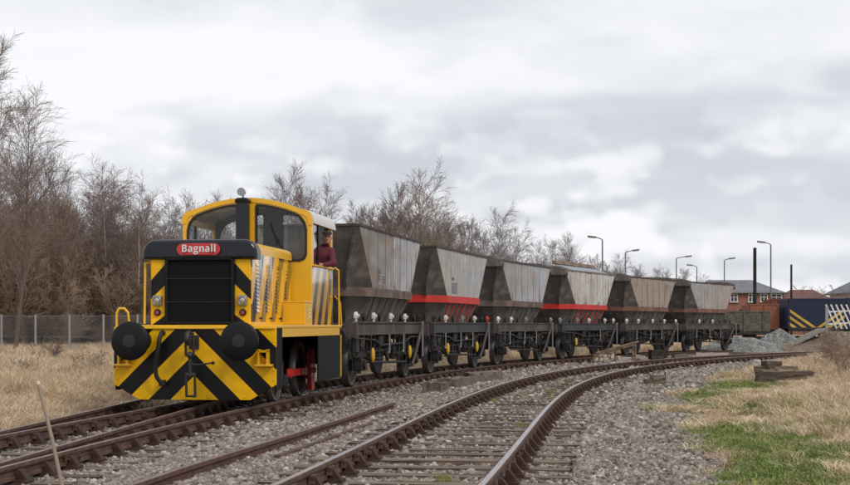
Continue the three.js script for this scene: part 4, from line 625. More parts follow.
wagonKinds.forEach((k, i) => {
  const s = S_W1 + i * PITCH, a = TRAIN.get(s - 2.75), b = TRAIN.get(s + 2.75), x = (a.x + b.x) / 2, d = (a.d + b.d) / 2, turn = -Math.atan2(b.x - a.x, b.d - a.d);
  const W = thing('hopper_wagon', k.label, 'wagon', [x, 0, -d], turn, 'hopper wagons behind the shunter');
  const R = rng(600 + i), sideMat = std({ map: k.side, roughness: 0.72, metalness: 0.12 });
  const put = (n, g, m, px = 0, py = 0, pz = 0, rx = 0, ry = 0, rz = 0, par = W) => place(n, g, m, par, px, py, pz, rx, ry, rz);
  G.side.forEach((g, q) => { const o = put('side_panel', g, sideMat); for (let z = -1.6; z <= 1.7; z += 0.8) put('seam', G.seam, sideMat, (q ? -1 : 1) * (XS + 0.004), (WT + WW) / 2, z, 0, 0, 0, o); });
  G.facet.forEach((g) => put('corner_sheet', g, endMat)); G.end.forEach((g) => put('end_sheet', g, endMat));
  put('top_rim', G.rim, k.canopy ? MAT.concrete : frameBrown); if (k.hood) put('end_hood', G.hood, endMat);
  G.strut.forEach((g) => put('end_strut', g, lowerMat)); put('waist_band', G.band, k.band); put('lower_hopper', G.lower, lowerMat); G.rib.forEach((g) => put('hopper_rib', g, k.ribs));
  G.sole.forEach((g) => put('solebar', g, k.frame)); G.head.forEach((g) => put('headstock', g, k.frame)); put('underframe', G.frame, MAT.grimeDark);
  for (const z of [2.85, -2.85]) for (const q of [1, -1]) { put('wheel', G.wheel, MAT.oily, q * 0.75, 0.46, z, 0, q > 0 ? 0 : Math.PI, 0); put('axle_box', q > 0 ? G.axlebox : GM.axlebox, MAT.grimeDark, 0, 0, z); }
  for (const z of [1, -1]) for (const q of [1, -1]) put('buffer', G.buffer, MAT.grimeDark, q * 0.866, 1.06, z * 3.96, 0, z > 0 ? 0 : Math.PI, 0);
  put('brake_rigging', G.rigging, MAT.grimeDark); put('brake_rigging', GM.rigging, MAT.grimeDark);
  for (const q of [1, -1]) {
    for (const z of [3.55, 1.8, 0.0, -2.0, -3.6]) { const m = i === 1 && z < -3 ? MAT.redFaded : R() < 0.72 ? MAT.white : R() < 0.5 ? MAT.galv : MAT.grime; if (R() < 0.12) continue; put('door_clamp', G.clamp, m, q * 1.0, 1.38, z + (R() - 0.5) * 0.5, 0, q > 0 ? 0 : Math.PI, 0).scale.setScalar(0.74); }
    for (const z of [2.6, 1.05, -1.3, -2.9]) put('release_valve', G.valve, MAT.grime, q * 1.0, 1.38, z);
    if (i < 2 || i === 3) put('brake_indicator', G.spot, yellowSpot, q * 1.08, 0.66, 2.0 + R() * 0.2); if (i < 2) put('brake_indicator', G.spot, yellowSpot, q * 1.08, 0.66, -2.1 + R() * 0.3);
    for (const z of [2.3, 0.4, -1.2]) put('label_strap', G.strap, R() < 0.7 ? MAT.galv : MAT.grime, q * 1.09, 1.1, z);
    put('brake_lever', G.lever, frameBrown, q * 1.12, 0.4, -2.35); put('lever_guide', G.guide, MAT.galv, q * 1.07, 0.95, -3.7);
  }
  put('air_pipe', G.pipe, MAT.grime); put('air_tank', G.tank, MAT.grimeDark, 0, 0, (R() - 0.5) * 0.4);
  put('coupling', triUV(merged([box(0.08, 0.1, 0.4, 0, 1.02, 4.17), box(0.08, 0.1, 0.4, 0, 1.02, -4.17)])), MAT.oily);
  if (k.canopy) {
    put('canopy_sheet', triUV(slabs([[[XS, WT + 0.04, 2.6], [XS, WT + 0.04, -2.6], [0.35, WT + 0.3, -2.2], [0.35, WT + 0.3, 2.6]], [[-XS, WT + 0.04, -2.6], [-XS, WT + 0.04, 2.6], [-0.35, WT + 0.3, 2.6], [-0.35, WT + 0.3, -2.2]]], 0.02)), std({ color: lin(0.3, 0.32, 0.36), roughness: 0.7 }));
    put('canopy_beam', triUV(rbox(0.16, 0.14, 5.2, 0.02, 0.42, WT + 0.34, 0.2)), std({ map: T.wood, color: lin(1.6, 1.5, 1.35), roughness: 0.8 }));
  }
});

// ---------------------------------------------------------------- bare trees
function treeBuilder(sidesTrunk = 6) {
  const P = [], N = [], I = [];
  const seg = (a, b, ra, rb, sides) => {
    const d = b.clone().sub(a).normalize(), u = (Math.abs(d.y) > 0.9 ? V3(1, 0, 0) : UP.clone()).cross(d).normalize(), v = d.clone().cross(u), base = P.length / 3;
    for (const [p, r] of [[a, ra], [b, rb]]) for (let i = 0; i < sides; i++) { const t = i / sides * 6.2832, c = Math.cos(t), s = Math.sin(t), nx = u.x * c + v.x * s, ny = u.y * c + v.y * s, nz = u.z * c + v.z * s; P.push(p.x + nx * r, p.y + ny * r, p.z + nz * r); N.push(nx, ny, nz); }
    for (let i = 0; i < sides; i++) { const j = (i + 1) % sides; I.push(base + i, base + j, base + sides + i, base + j, base + sides + j, base + sides + i); }
  };
  const build = () => { const g = new THREE.BufferGeometry(); g.setAttribute('position', new THREE.Float32BufferAttribute(P, 3)); g.setAttribute('normal', new THREE.Float32BufferAttribute(N, 3)); g.setAttribute('uv', new THREE.Float32BufferAttribute(new Float32Array(P.length / 3 * 2), 2)); g.setIndex(I); return g; };
  return { seg, build };
}
function bareTree(seed, H, o) {
  const r = rng(seed), tr = treeBuilder(), cr = treeBuilder(), rr = (a, b) => a + (b - a) * r();
  function grow(B, p, dir, len, rad, level, droop) {
    const n = level === 0 ? 9 : level === 1 ? 5 : level === 2 ? 3 : 2, sides = level === 0 ? 6 : level === 1 ? 4 : 3, nodes = [{ p: p.clone(), d: dir.clone(), r: rad }];
    let q = p.clone(), d = dir.clone();
    for (let i = 1; i <= n; i++) {
      const wob = level === 0 ? 0.09 : level === 1 ? 0.3 : 0.42; d.x += (r() - 0.5) * wob; d.z += (r() - 0.5) * wob; d.y += (r() - 0.5) * wob * 0.6 + (level === 1 ? 0.085 : level >= 2 ? droop : 0.02); d.normalize();
      const t = i / n, e = q.clone().addScaledVector(d, len / n), ra = nodes[i - 1].r, rb = Math.max(rad * Math.pow(1 - t, level === 0 ? 0.9 : 0.7), o.min * (level >= 2 ? 0.75 : 1));
      B.seg(q, e, ra, rb, sides); q = e; nodes.push({ p: q.clone(), d: d.clone(), r: rb });
    }
    if (level >= 3) return;
    const kids = [o.n1, o.n2, o.n3][level];
    for (let k = 0; k < kids; k++) {
      const t = level === 0 ? lerp(o.bare, 0.99, Math.pow((k + r()) / kids, 0.85)) : lerp(0.15, 1, (k + r()) / kids), f = t * n, i = Math.min(n - 1, Math.floor(f)), a = nodes[i], b = nodes[i + 1], w = f - i, st = a.p.clone().lerp(b.p, w), base = a.d.clone().lerp(b.d, w).normalize();
      const az = level === 0 ? k * 2.4 + r() : r() * 6.2832, ang = level === 0 ? rr(o.ang[0], o.ang[1]) : rr(0.35, 0.85), side = V3(Math.cos(az), 0, Math.sin(az)); side.addScaledVector(base, -side.dot(base)).normalize();
      const nd = base.multiplyScalar(Math.cos(ang)).addScaledVector(side, Math.sin(ang)).normalize();
      const L = level === 0 ? H * o.reach * (1 - t * 0.72) * rr(0.7, 1.15) : len * (level === 1 ? rr(0.3, 0.62) * (1.2 - t * 0.45) : rr(0.35, 0.7)), R = Math.max(o.min, Math.min(lerp(a.r, b.r, w) * 0.6, L * 0.02));
      grow(cr, st, nd, L, level === 2 ? o.min * 0.8 : R, level + 1, droop);
    }
  }
  for (let s = 0; s < (o.stems ?? 1); s++) { const a = r() * 6.28, sp = (o.stems ?? 1) > 1 ? rr(0.12, 0.38) : rr(0, 0.06); grow(tr, V3(Math.cos(a) * 0.12 * (o.stems > 1), -0.15, Math.sin(a) * 0.12 * (o.stems > 1)), V3(Math.cos(a) * sp, 1, Math.sin(a) * sp).normalize(), H * rr(0.85, 1), o.rad * (o.stems > 1 ? 0.6 : 1), 0, o.droop); }
  return { trunk: tr.build(), crown: cr.build() };
}
const bark = { dark: std({ color: lin(0.14, 0.11, 0.096), roughness: 0.95 }), brown: std({ color: lin(0.18, 0.13, 0.098), roughness: 0.95 }), birch: std({ color: lin(0.46, 0.41, 0.36), roughness: 0.9 }), twig: std({ color: lin(0.235, 0.178, 0.155), roughness: 1 }), twigBrown: std({ color: lin(0.28, 0.20, 0.145), roughness: 1 }), twigOlive: std({ color: lin(0.25, 0.205, 0.13), roughness: 1 }), twigPlum: std({ color: lin(0.21, 0.148, 0.15), roughness: 1 }), twigFar: std({ color: lin(0.25, 0.205, 0.2), roughness: 1 }) };
const kinds = [];
for (let k = 0; k < 5; k++) kinds.push({ ...bareTree(700 + k, 8.5, { n1: 21 + k * 2, n2: 8, n3: 7, bare: 0.14 + (k % 3) * 0.08, ang: [0.4, 0.95], reach: 0.36 + (k % 2) * 0.08, rad: 0.075, min: 0.0065, droop: [0.03, -0.06, 0.0, 0.05, -0.03][k] }), name: 'birch_tree', bark: k % 2 ? bark.birch : bark.dark });
for (let k = 0; k < 3; k++) kinds.push({ ...bareTree(720 + k, 5.2, { stems: 6, n1: 9, n2: 7, n3: 6, bare: 0.06, ang: [0.3, 0.8], reach: 0.38, rad: 0.05, min: 0.0065, droop: 0.03 }), name: 'bare_shrub', bark: bark.brown });
const big = bareTree(751, 9.6, { n1: 24, n2: 11, n3: 9, bare: 0.2, ang: [0.4, 0.85], reach: 0.46, rad: 0.1, min: 0.0055, droop: -0.04 });
function tree(kind, x, d, scale, label, group, tone, name = kind.name, sxz = 1) {
  const t = thing(name, label, name.includes('shrub') ? 'shrub' : 'tree', [x, groundY(x, d) , -d], (x * 7.3 + d * 3.1) % 6.28, group); t.scale.set(scale * sxz, scale, scale * sxz);
  place('trunk', kind.trunk, kind.bark, t, 0, 0, 0); place('crown', kind.crown, tone, t, 0, 0, 0); return t;
}
{
  // edge of the wood, by bearing: [u, distance]
  const edge = [[-120, 58], [140, 64], [300, 74], [425, 86], [560, 116], [640, 150], [700, 190]], dist = (u) => { for (let i = 0; i + 1 < edge.length; i++) if (u <= edge[i + 1][0]) return lerp(edge[i][1], edge[i + 1][1], (u - edge[i][0]) / (edge[i + 1][0] - edge[i][0])); return 190; };
  const r = rng(1234); let n = 0;
  for (let row = 0; row < 4; row++) {
    const count = [66, 66, 62, 46][row];
    for (let i = 0; i < count; i++) {
      const u = lerp(-110, 690, (i + r() * 0.9) / count), d = dist(u) + row * 4.5 + r() * 4.5, x = (u - 425) / FOCAL * d, shrub = row === 0 ? r() < 0.6 : r() < 0.12, kind = kinds[shrub ? 5 + Math.floor(r() * 3) : Math.floor(r() * 5)];
      const hump = 1 + 0.07 * Math.sin(u * 0.021 + 1) + 0.06 * Math.sin(u * 0.067), sc = (shrub ? 0.85 + r() * 0.5 : (0.74 + r() * 0.32) * hump) * (u > 360 && u < 500 ? 1.12 : u > 45 && u < 330 ? 0.92 : 1) * (u > 620 ? 0.9 : 1);
      const b = kind.bark === bark.birch, where = u < 190 ? 'behind the wire fence left of the shunter' : u < 335 ? 'behind the shunter and its cab' : u < 505 ? 'behind the first two hopper wagons' : 'behind the farther hopper wagons';
      tree(kind, x, d, sc, (shrub ? 'leafless brown many stemmed shrub ' : b ? 'leafless pale stemmed birch ' : 'leafless dark stemmed tree ') + where, (shrub ? 'shrubs ' : b ? 'pale birches ' : 'dark trees ') + where, d > 100 ? bark.twigFar : shrub ? (r() < 0.6 ? bark.twigBrown : bark.twigOlive) : r() < 0.55 ? bark.twig : r() < 0.5 ? bark.twigBrown : bark.twigPlum, shrub ? 'bare_shrub' : b ? 'birch_tree' : 'bare_tree'); n++;
    }
  }
  console.log('trees', n);
  // the depth of the wood and its undergrowth read as one brown mass
  const spots = [], clumps = [0, 1].map((k) => { const b = bareTree(790 + k, 3.4, { stems: 7, n1: 9, n2: 7, n3: 6, bare: 0.05, ang: [0.4, 0.9], reach: 0.4, rad: 0.03, min: 0.0075, droop: 0.02 }); return mergeGeometries([b.trunk, b.crown]); });
  for (let i = 0; i < 900; i++) { const u = lerp(-150, 720, r()), d = dist(u) - 1 + Math.pow(r(), 1.3) * 34, x = (u - 425) / FOCAL * d, s = (0.7 + r() * 0.7) * (1 + (d - dist(u)) * 0.02), t = 0.8 + r() * 0.4; spots.push([x, groundY(x, d) - 0.1, -d, s * 1.15, s, s * 1.15, 0, r() * 6.28, 0, t * 1.0, t, t]); }
  scatter('undergrowth', clumps, std({ color: lin(0.30, 0.22, 0.16), roughness: 1 }), spots, 'brown leafless undergrowth filling the wood', 'undergrowth');
  // the nearer birches at the left edge
  const bigKind = { ...big, bark: bark.dark, name: 'birch_tree' };
  for (const [u, d, sc, label] of [[-22, 46, 1.02, 'tall leafless birch at the left edge of the frame'], [14, 52, 0.93, 'leafless birch with arching crown just right of the tallest one']]) { const t = tree(bigKind, (u - 425) / FOCAL * d, d, sc, label, undefined, bark.twig); if (u === 14) t.rotation.z = -0.12; }
  // far trees on the right
  for (const [u, d, sc, sx, k, label] of [[706, 165, 0.78, 1, 1, 'lone leafless tree above the last wagon between lamp posts'], [828, 128, 0.92, 1.5, 5, 'broad leafless bush tree behind the blue wagon at right'], [846, 120, 0.8, 1.5, 6, 'leafless bush at the right edge behind the white gate'], [806, 140, 0.7, 1.4, 7, 'small leafless bush between the far post and the broad bush tree'], [655, 175, 0.85, 1, 2, 'leafless tree beyond the fifth wagon near the lamp post']]) tree(kinds[k], (u - 425) / FOCAL * d, d, sc, label, undefined, bark.twigFar, k > 4 ? 'bare_shrub' : 'bare_tree', sx);
  // scrub on the bank at the right edge and the low bushes in the left grass
  for (const [x, d, sc, label] of [[9.3, 32.5, 0.2, 'brown leafless scrub at the right edge beside the old sleepers'], [9.9, 35.5, 0.24, 'brown scrub bush behind the old sleepers at the right edge'], [-8.6, 38, 0.16, 'dark low bush in the dry grass before the fence'], [-9.9, 36, 0.13, 'smaller dark bush left of the low bush in the grass'], [-11.2, 44, 0.2, 'dark bramble heap at the foot of the fence']]) { const t = tree(kinds[5 + Math.floor(d) % 3], x, d, sc, label, undefined, x > 0 ? bark.twigBrown : bark.dark, 'bare_shrub', 1.7); }
}

// ---------------------------------------------------------------- fence on the left
{
  const d0 = 57, x0 = (-140 - 425) / FOCAL * d0, x1 = (262 - 425) / FOCAL * d0, y = groundY(-14, d0) - 0.02, h = 1.66;
  const f = thing('chain_link_fence', 'grey chain link fence with metal posts before the wood', 'fence', [x0, y, -d0], 0);
  const L = x1 - x0, post = triUV(merged([rod([0, -0.2, 0], [0, h, 0], 0.045, 8), rod([0, h - 0.02, 0], [0, h + 0.03, 0], 0.05, 8)]));
  for (let x = 0.2, k = 0; x < L; x += 1.31, k++) place('post', post, MAT.galv, f, x, 0, 0, 0, 0, 0);
  const wires = []; const st = 0.095; for (let x = -h; x < L; x += st) { for (const s of [1, -1]) { let a = [x, 0], b = [x + h, h]; if (a[0] < 0) a = [0, -x]; if (b[0] > L) b = [L, L - x]; if (b[1] <= a[1]) continue; const fy = (v) => (s > 0 ? v : h - v); wires.push(rod([a[0], fy(a[1]), 0.01 * s], [b[0], fy(b[1]), 0.01 * s], 0.0032, 3)); } }
  for (const v of [0.05, h / 2, h - 0.03]) wires.push(rod([0, v, 0.012], [L, v, 0.012], 0.004, 4));
  part('wire_mesh', wires, MAT.galv, f);
}
// ---------------------------------------------------------------- small things by the line
{
  const top = at(37.5, 381, 12.4), bot = at(64, 496, 12.4);
  const o = thing('marker_stick', 'thin weathered wooden stick leaning beside the rails at the left', 'stick', bot.toArray());
  const v = top.clone().sub(bot), mid2 = v.clone().multiplyScalar(0.5).add(V3(0.012, 0, 0.01));
  part('stick', [rod([0, 0, 0], mid2.toArray(), 0.017, 8, 0.016), rod(mid2.toArray(), v.clone().multiplyScalar(0.97).toArray(), 0.016, 8, 0.0155)], std({ color: lin(0.33, 0.265, 0.205), roughness: 0.95 }), o);
  part('pale_tip', [rod(v.clone().multiplyScalar(0.97).toArray(), v.toArray(), 0.0158, 8, 0.014)], std({ color: lin(0.7, 0.62, 0.5), roughness: 0.9 }), o);
}
function lump(w, h, d, seed, n = 5) { const g = new THREE.BoxGeometry(w, h, d, n, 2, 3), p = g.attributes.position, seen = new Map(), r = rng(seed); for (let i = 0; i < p.count; i++) { const k = [p.getX(i), p.getY(i), p.getZ(i)].map((q) => q.toFixed(3)).join(); if (!seen.has(k)) seen.set(k, [(r() - 0.5) * w * 0.05, (r() - 0.5) * h * 0.16, (r() - 0.5) * d * 0.08]); const o = seen.get(k); p.setXYZ(i, p.getX(i) + o[0], p.getY(i) + o[1], p.getZ(i) + o[2]); } const f = flat(g); f.computeVertexNormals(); return f; }
{
  const put = (u, v, d, label, cat, name, build) => { const p = at(u, v, d); const o = thing(name, label, cat, [p.x, groundY(p.x, d), p.z], 0); build(o); return o; };
  put(436, 390, 31.6, 'weathered concrete block lying nearest in the gap between the tracks', 'block', 'concrete_block', (o) => { o.rotation.y = -0.25; part('block', [xf(lump(0.5, 0.26, 0.4, 1), 0, 0.1, 0)], MAT.slabby, o); });
  put(452, 388, 33.2, 'long broken concrete slab behind the concrete block between tracks', 'slab', 'concrete_slab', (o) => { o.rotation.y = -0.32; part('slab', [xf(lump(0.42, 0.3, 1.5, 2, 3), 0, 0.1, -0.4)], MAT.slabby, o); });
  put(474, 383, 36, 'mossy concrete slab end farthest in the row between tracks', 'slab', 'concrete_slab', (o) => { o.rotation.y = -0.4; part('slab', [xf(lump(0.4, 0.34, 1.9, 3, 3), 0, 0.12, -0.5)], MAT.slabby, o); });
  put(655, 385, 33.5, 'small broken sleeper stub with an upright bolt on the right ballast', 'stub', 'sleeper_stub', (o) => { part('stub', [xf(lump(0.46, 0.14, 0.3, 4), 0, 0.07, 0), xf(lump(0.3, 0.1, 0.2, 5), 0.06, 0.18, 0, 0, 0.3)], MAT.sleeper, o); part('bolt', [rod([0.22, 0, 0.05], [0.23, 0.3, 0.02], 0.018)], MAT.rail, o); });
  put(785, 386, 32.5, 'old grey timber sleeper lying in the grass at the right', 'sleeper', 'old_sleeper', (o) => { o.rotation.y = 0.12; part('timber', [xf(lump(1.25, 0.24, 0.26, 6, 8), 0, 0.12, 0)], MAT.sleeperDark, o); });
  put(776, 374, 35, 'mossy timber resting behind the old grey sleeper', 'sleeper', 'old_sleeper', (o) => { o.rotation.y = -0.1; part('timber', [xf(lump(1.0, 0.18, 0.24, 7, 8), 0, 0.22, 0)], MAT.sleeper, o); part('timber_end', [xf(lump(0.4, 0.14, 0.3, 8), -0.1, 0.36, 0, 0, 0.4)], MAT.sleeperDark, o); });
  put(826, 364, 44, 'rusty girder lying in the scrub towards the right edge', 'girder', 'rusty_girder', (o) => { o.rotation.y = 0.5; part('girder', [box(2.2, 0.04, 0.2, 0, 0.34, 0, 0, 0, 0.06), box(2.2, 0.3, 0.03, 0, 0.17, 0, 0, 0, 0.06), box(2.2, 0.04, 0.2, 0, 0.02, 0, 0, 0, 0.06)], MAT.rail, o); });
}
{ // scrap between the tracks, far
  const p = at(612, 357, 57.5), g0 = groundY(p.x, 57.5);
  const o = thing('scrap_trestle', 'bent wooden trestle of two rails on legs among the scrap', 'trestle', [p.x, g0, p.z]);
  const rail = (z, y1, y2) => bent([[-0.75, y1 - 0.28, z], [-0.62, y1, z], [1.0, y2, z]], 0.045, 7), paleWood = std({ map: T.wood, color: lin(1.5, 1.35, 1.2), roughness: 0.9 });
  part('top_rail', rail(0.3, 0.42, 0.86), paleWood, o); part('top_rail', rail(-0.35, 0.34, 0.74), paleWood, o);
  for (const [x, z, h] of [[-0.55, 0.3, 0.42], [0.15, -0.35, 0.55], [0.85, 0.3, 0.8], [0.85, -0.35, 0.7]]) part('leg', [rod([x, 0, z], [x + 0.03, h, z], 0.035)], paleWood, o);
  part('cross_bar', [rod([0.4, 0.62, 0.3], [0.4, 0.6, -0.35], 0.03)], paleWood, o);
  const offcutMat = std({ color: lin(0.66, 0.58, 0.48), map: T.chip, roughness: 0.95 }), r = rng(88); for (let k = 0; k < 20; k++) { const q = at(597 + r() * 44, 0, 58.2 + r() * 2.6), w = thing('wood_offcut', 'pale splintered wood offcut at the foot of the trestle', 'offcut', [q.x, groundY(q.x, -q.z) + 0.03 + (k % 3) * 0.07, q.z], r() * 3, 'offcuts under the trestle'); part('offcut', [xf(lump(0.35 + r() * 0.45, 0.12, 0.16, 30 + k, 3), 0, 0.05, 0, 0, 0, (r() - 0.5) * 0.4)], offcutMat, w); }
  const q = at(658, 354, 60), c = thing('crate', 'dark slatted crate standing before the fifth wagon', 'crate', [q.x, groundY(q.x, 60), q.z], 0.1);
  part('base', [box(0.62, 0.05, 0.5, 0, 0.06, 0)], MAT.grimeDark, c); for (let k = 0; k < 4; k++) part('slat', [box(0.64, 0.085, 0.02, 0, 0.12 + k * 0.1, 0.26)], MAT.grime, c); for (const s of [-1, 1]) part('side_board', [box(0.03, 0.42, 0.48, s * 0.32, 0.25, 0)], MAT.grimeDark, c);
  for (const [u, v, d, len, turn, tone, label, r2] of [[712, 349, 66, 1.5, 0.15, [0.6, 0.54, 0.45], 'pale timber log lying before the last wagon', 0.11], [698, 352, 62, 1.1, -0.2, [0.3, 0.2, 0.16], 'rusty pipe lying beside the pale log', 0.06], [732, 350, 70, 1.3, 0.3, [0.16, 0.13, 0.11], 'dark beam lying right of the pale log', 0.1], [765, 349, 74, 1.9, 0.1, [0.28, 0.16, 0.12], 'thin rusty bar lying before the gravel heap', 0.05], [680, 353, 61, 0.7, 0.5, [0.2, 0.17, 0.15], 'short dark block of wood left of the pale log', 0.12]]) { const s = at(u, v, d), w = thing('scrap_length', label, 'scrap', [s.x, groundY(s.x, d) + r2, s.z], turn); part('length', [xf(lump(len, r2 * 2, r2 * 2, 60 + u, 6))], std({ color: lin(...tone), map: T.chip, roughness: 0.95 }), w); }
}
// ---------------------------------------------------------------- the yard on the right
function heap(label, u, d, w, h, dep, seed, tone) {
  const p = at(u, 350, d), o = thing('gravel_heap', label, 'heap', [p.x, groundY(p.x, d) - 0.06, p.z]); const n = 26, P = [], I = [];
  for (let j = 0; j <= n; j++) for (let i = 0; i <= n; i++) { const x = i / n * 2 - 1, z = j / n * 2 - 1, rad = Math.hypot(x, z) + (fbm(x * 2 + seed, z * 2, 3, seed) - 0.5) * 0.5; P.push(x * w / 2, h * Math.pow(clamp(1 - rad), 0.8) * (0.8 + 0.4 * fbm(x * 5, z * 5 + seed, 3, seed)), z * dep / 2); }
  for (let j = 0; j < n; j++) for (let i = 0; i < n; i++) { const a = j * (n + 1) + i; I.push(a, a + n + 1, a + 1, a + 1, a + n + 1, a + n + 2); }
  const g = new THREE.BufferGeometry(); g.setAttribute('position', new THREE.Float32BufferAttribute(P, 3)); g.setIndex(I); g.computeVertexNormals(); const f = g.toNonIndexed(); f.computeVertexNormals(); f.setAttribute('uv', new THREE.BufferAttribute(new Float32Array(f.attributes.position.count * 2), 2));
  part('pile', [f], std({ map: T.gravel, color: lin(...tone), roughness: 1 }), o);
}
heap('low grey gravel heap right of the last wagon', 742, 80, 6.4, 1.05, 5, 3, [0.62, 0.68, 0.7]);
heap('taller grey gravel heap in front of the orange wagon', 779, 84, 3.8, 1.3, 4, 8, [0.58, 0.64, 0.65]);
heap('brown earth bank below the white gate', 846, 80, 8.5, 1.15, 7, 12, [0.62, 0.5, 0.4]);
{
  const p = at(804, 337, 80), o = thing('loading_ramp', 'grey plank ramp leaning from the bank towards the gravel heap', 'ramp', [p.x, 0.05, p.z], 0.05);
  for (let k = 0; k < 3; k++) part('plank', [box(2.25, 0.07, 0.52, 0, 0.55, -0.55 + k * 0.54, 0.05, 0, 0.46)], MAT.concrete, o);
  part('support', [rod([0.7, 0, -0.4], [0.72, 0.85, -0.4], 0.06), rod([0.7, 0, 0.4], [0.72, 0.85, 0.4], 0.06)], MAT.grime, o);
}
function openWagon(label, u0, u1, vTop, vBot, d, mat, frame, opts = {}) {
  const a = at(u0, vBot, d), b = at(u1, vTop, d), w = b.x - a.x, h = b.y - a.y, y0 = a.y - 0;
  const o = thing('open_wagon', label, 'wagon', [(a.x + b.x) / 2, 0, -d], opts.turn ?? 0);
  const side = part('side_boards', [box(w, h, 0.05, 0, y0 + h / 2, 0)], mat, o, opts.uv ?? triUV);
  part('body', [box(w, h, 0.05, 0, y0 + h / 2, -2.4), box(0.05, h, 2.4, -w / 2, y0 + h / 2, -1.2), box(0.05, h, 2.4, w / 2, y0 + h / 2, -1.2), box(w, 0.05, 2.4, 0, y0 + 0.03, -1.2)], opts.ribMat ?? mat, o);
  for (let x = -w / 2 + 0.05; x <= w / 2; x += opts.rib ?? 0.9) part('stake', [box(0.08, h + 0.04, 0.06, x, y0 + h / 2, 0.056)], opts.ribMat ?? mat, side);
  part('top_rail', [box(w + 0.1, 0.08, 0.1, 0, y0 + h + 0.03, 0.01)], opts.ribMat ?? mat, side);
  for (const z of [0, -2.3]) part('solebar', [box(w, 0.2, 0.12, 0, y0 - 0.12, z)], frame, o);
  for (const x of [-w / 2 + Math.min(1, w * 0.2), w / 2 - Math.min(1, w * 0.2)]) part('wheel', [cylZ(0.42, 0.12, x, 0.2, -0.45, 22), cylZ(0.42, 0.12, x, 0.2, -1.95, 22)], MAT.oily, o);
  return o;
}
const greyPlank = std({ map: T.concrete, color: lin(0.5, 0.5, 0.49), roughness: 0.9 }), orangePaint = std({ map: plateMap((t) => mix3([150, 92, 68], [128, 84, 68], t), 230), roughness: 0.8 }), redBrown = std({ map: plateMap((t) => mix3([126, 76, 64], [106, 70, 60], t), 240), roughness: 0.85 });
openWagon('low grey plank wagon between the last hopper and the orange wagon', 724, 770, 312, 331, 92, greyPlank, MAT.grime, { rib: 1.2 });
openWagon('faded orange open wagon behind the grey plank wagon', 750, 779, 305, 329, 97, orangePaint, MAT.grime);
openWagon('red brown wagon between the orange wagon and the blue one', 771, 789, 299.5, 330, 101, redBrown, MAT.grime, { rib: 0.5 });
{
  const d = 96, x0 = at(788.5, 0, d).x, x1 = at(845, 0, d).x, w = x1 - x0, hpx = (x1 - x0);
  const bt = canvasTex(512, 256, (g, W, H) => { g.fillStyle = '#0f1a38'; g.fillRect(0, 0, W, H); for (const s of [0, 1]) { g.save(); if (s) { g.translate(W, 0); g.scale(-1, 1); } g.beginPath(); g.moveTo(0, H * 0.3); g.lineTo(W * 0.5, H * 0.98); g.lineTo(0, H * 0.98); g.closePath(); g.clip(); g.fillStyle = '#c9a23a'; for (let k = 0; k < 3; k++) { g.beginPath(); const y = H * (0.3 + k * 0.235); g.moveTo(0, y); g.lineTo(W * 0.55, y + H * 0.75); g.lineTo(W * 0.55, y + H * 0.86); g.lineTo(0, y + H * 0.11); g.fill(); } g.restore(); } grainOver(g, W, H, 77, 0.35); });
  openWagon('dark blue wagon with yellow diagonal warning stripes', 788.5, 845, 299.5, 328, d, std({ map: bt, roughness: 0.6 }), MAT.grimeDark, { rib: 99, ribMat: std({ color: lin(0.01, 0.02, 0.06), roughness: 0.6 }), uv: (g) => planarUV(g, 'x', 'y', -w / 2, w / 2, at(0, 328, d).y, at(0, 299.5, d).y) });
  openWagon('dark blue wagon behind the white gate at the right edge', 846.5, 905, 299, 328, d + 1, std({ color: lin(0.012, 0.022, 0.065), roughness: 0.6 }), MAT.grimeDark, { rib: 1.1 });
}
{
  const d = 86, p = at(842, 329, d), o = thing('white_picket_gate', 'white lattice gate with slanted pickets at the right edge', 'gate', [p.x, p.y, p.z], -0.06);
  for (let k = 0; k < 9; k++) part('picket', [box(0.085, 1.55, 0.03, -0.6 + k * 0.29, 0.72, 0, 0, 0, 0.42)], MAT.white, o);
  for (const y of [0.3, 1.0]) part('bar', [box(2.9, 0.09, 0.04, 0.55, y + 0.06, -0.04, 0, 0, 0.05)], MAT.white, o);
  part('gate_post', [box(0.16, 1.6, 0.14, -0.85, 0.5, -0.03)], MAT.galv, o);
  part('gate_leg', [rod([1.5, -0.9, -0.04], [1.5, 0.3, -0.04], 0.05), rod([-0.85, -0.9, -0.04], [-0.85, 0.0, -0.04], 0.06)], MAT.galv, o);
}
{ // scrap machinery between grey wagon and last hopper
  const p = at(737, 320, 100), o = thing('scrap_machine', 'rusty tangled machinery behind the low grey wagon', 'machinery', [p.x, 0, p.z]); const r = rng(5);
  part('frame', [box(2.4, 0.8, 1, 0, 1.0, 0), box(0.9, 0.7, 0.8, -0.5, 1.7, 0)], MAT.rail, o); part('arm', [rod([-0.8, 1.6, 0.4], [0.3, 2.35, 0.4], 0.1), rod([0.3, 2.35, 0.4], [1.2, 1.5, 0.4], 0.09)], MAT.grimeDark, o); part('wheel', [cylZ(0.45, 0.2, 0.7, 0.45, 0.5, 20), cylZ(0.45, 0.2, -0.8, 0.45, 0.5, 20)], MAT.grimeDark, o);
}
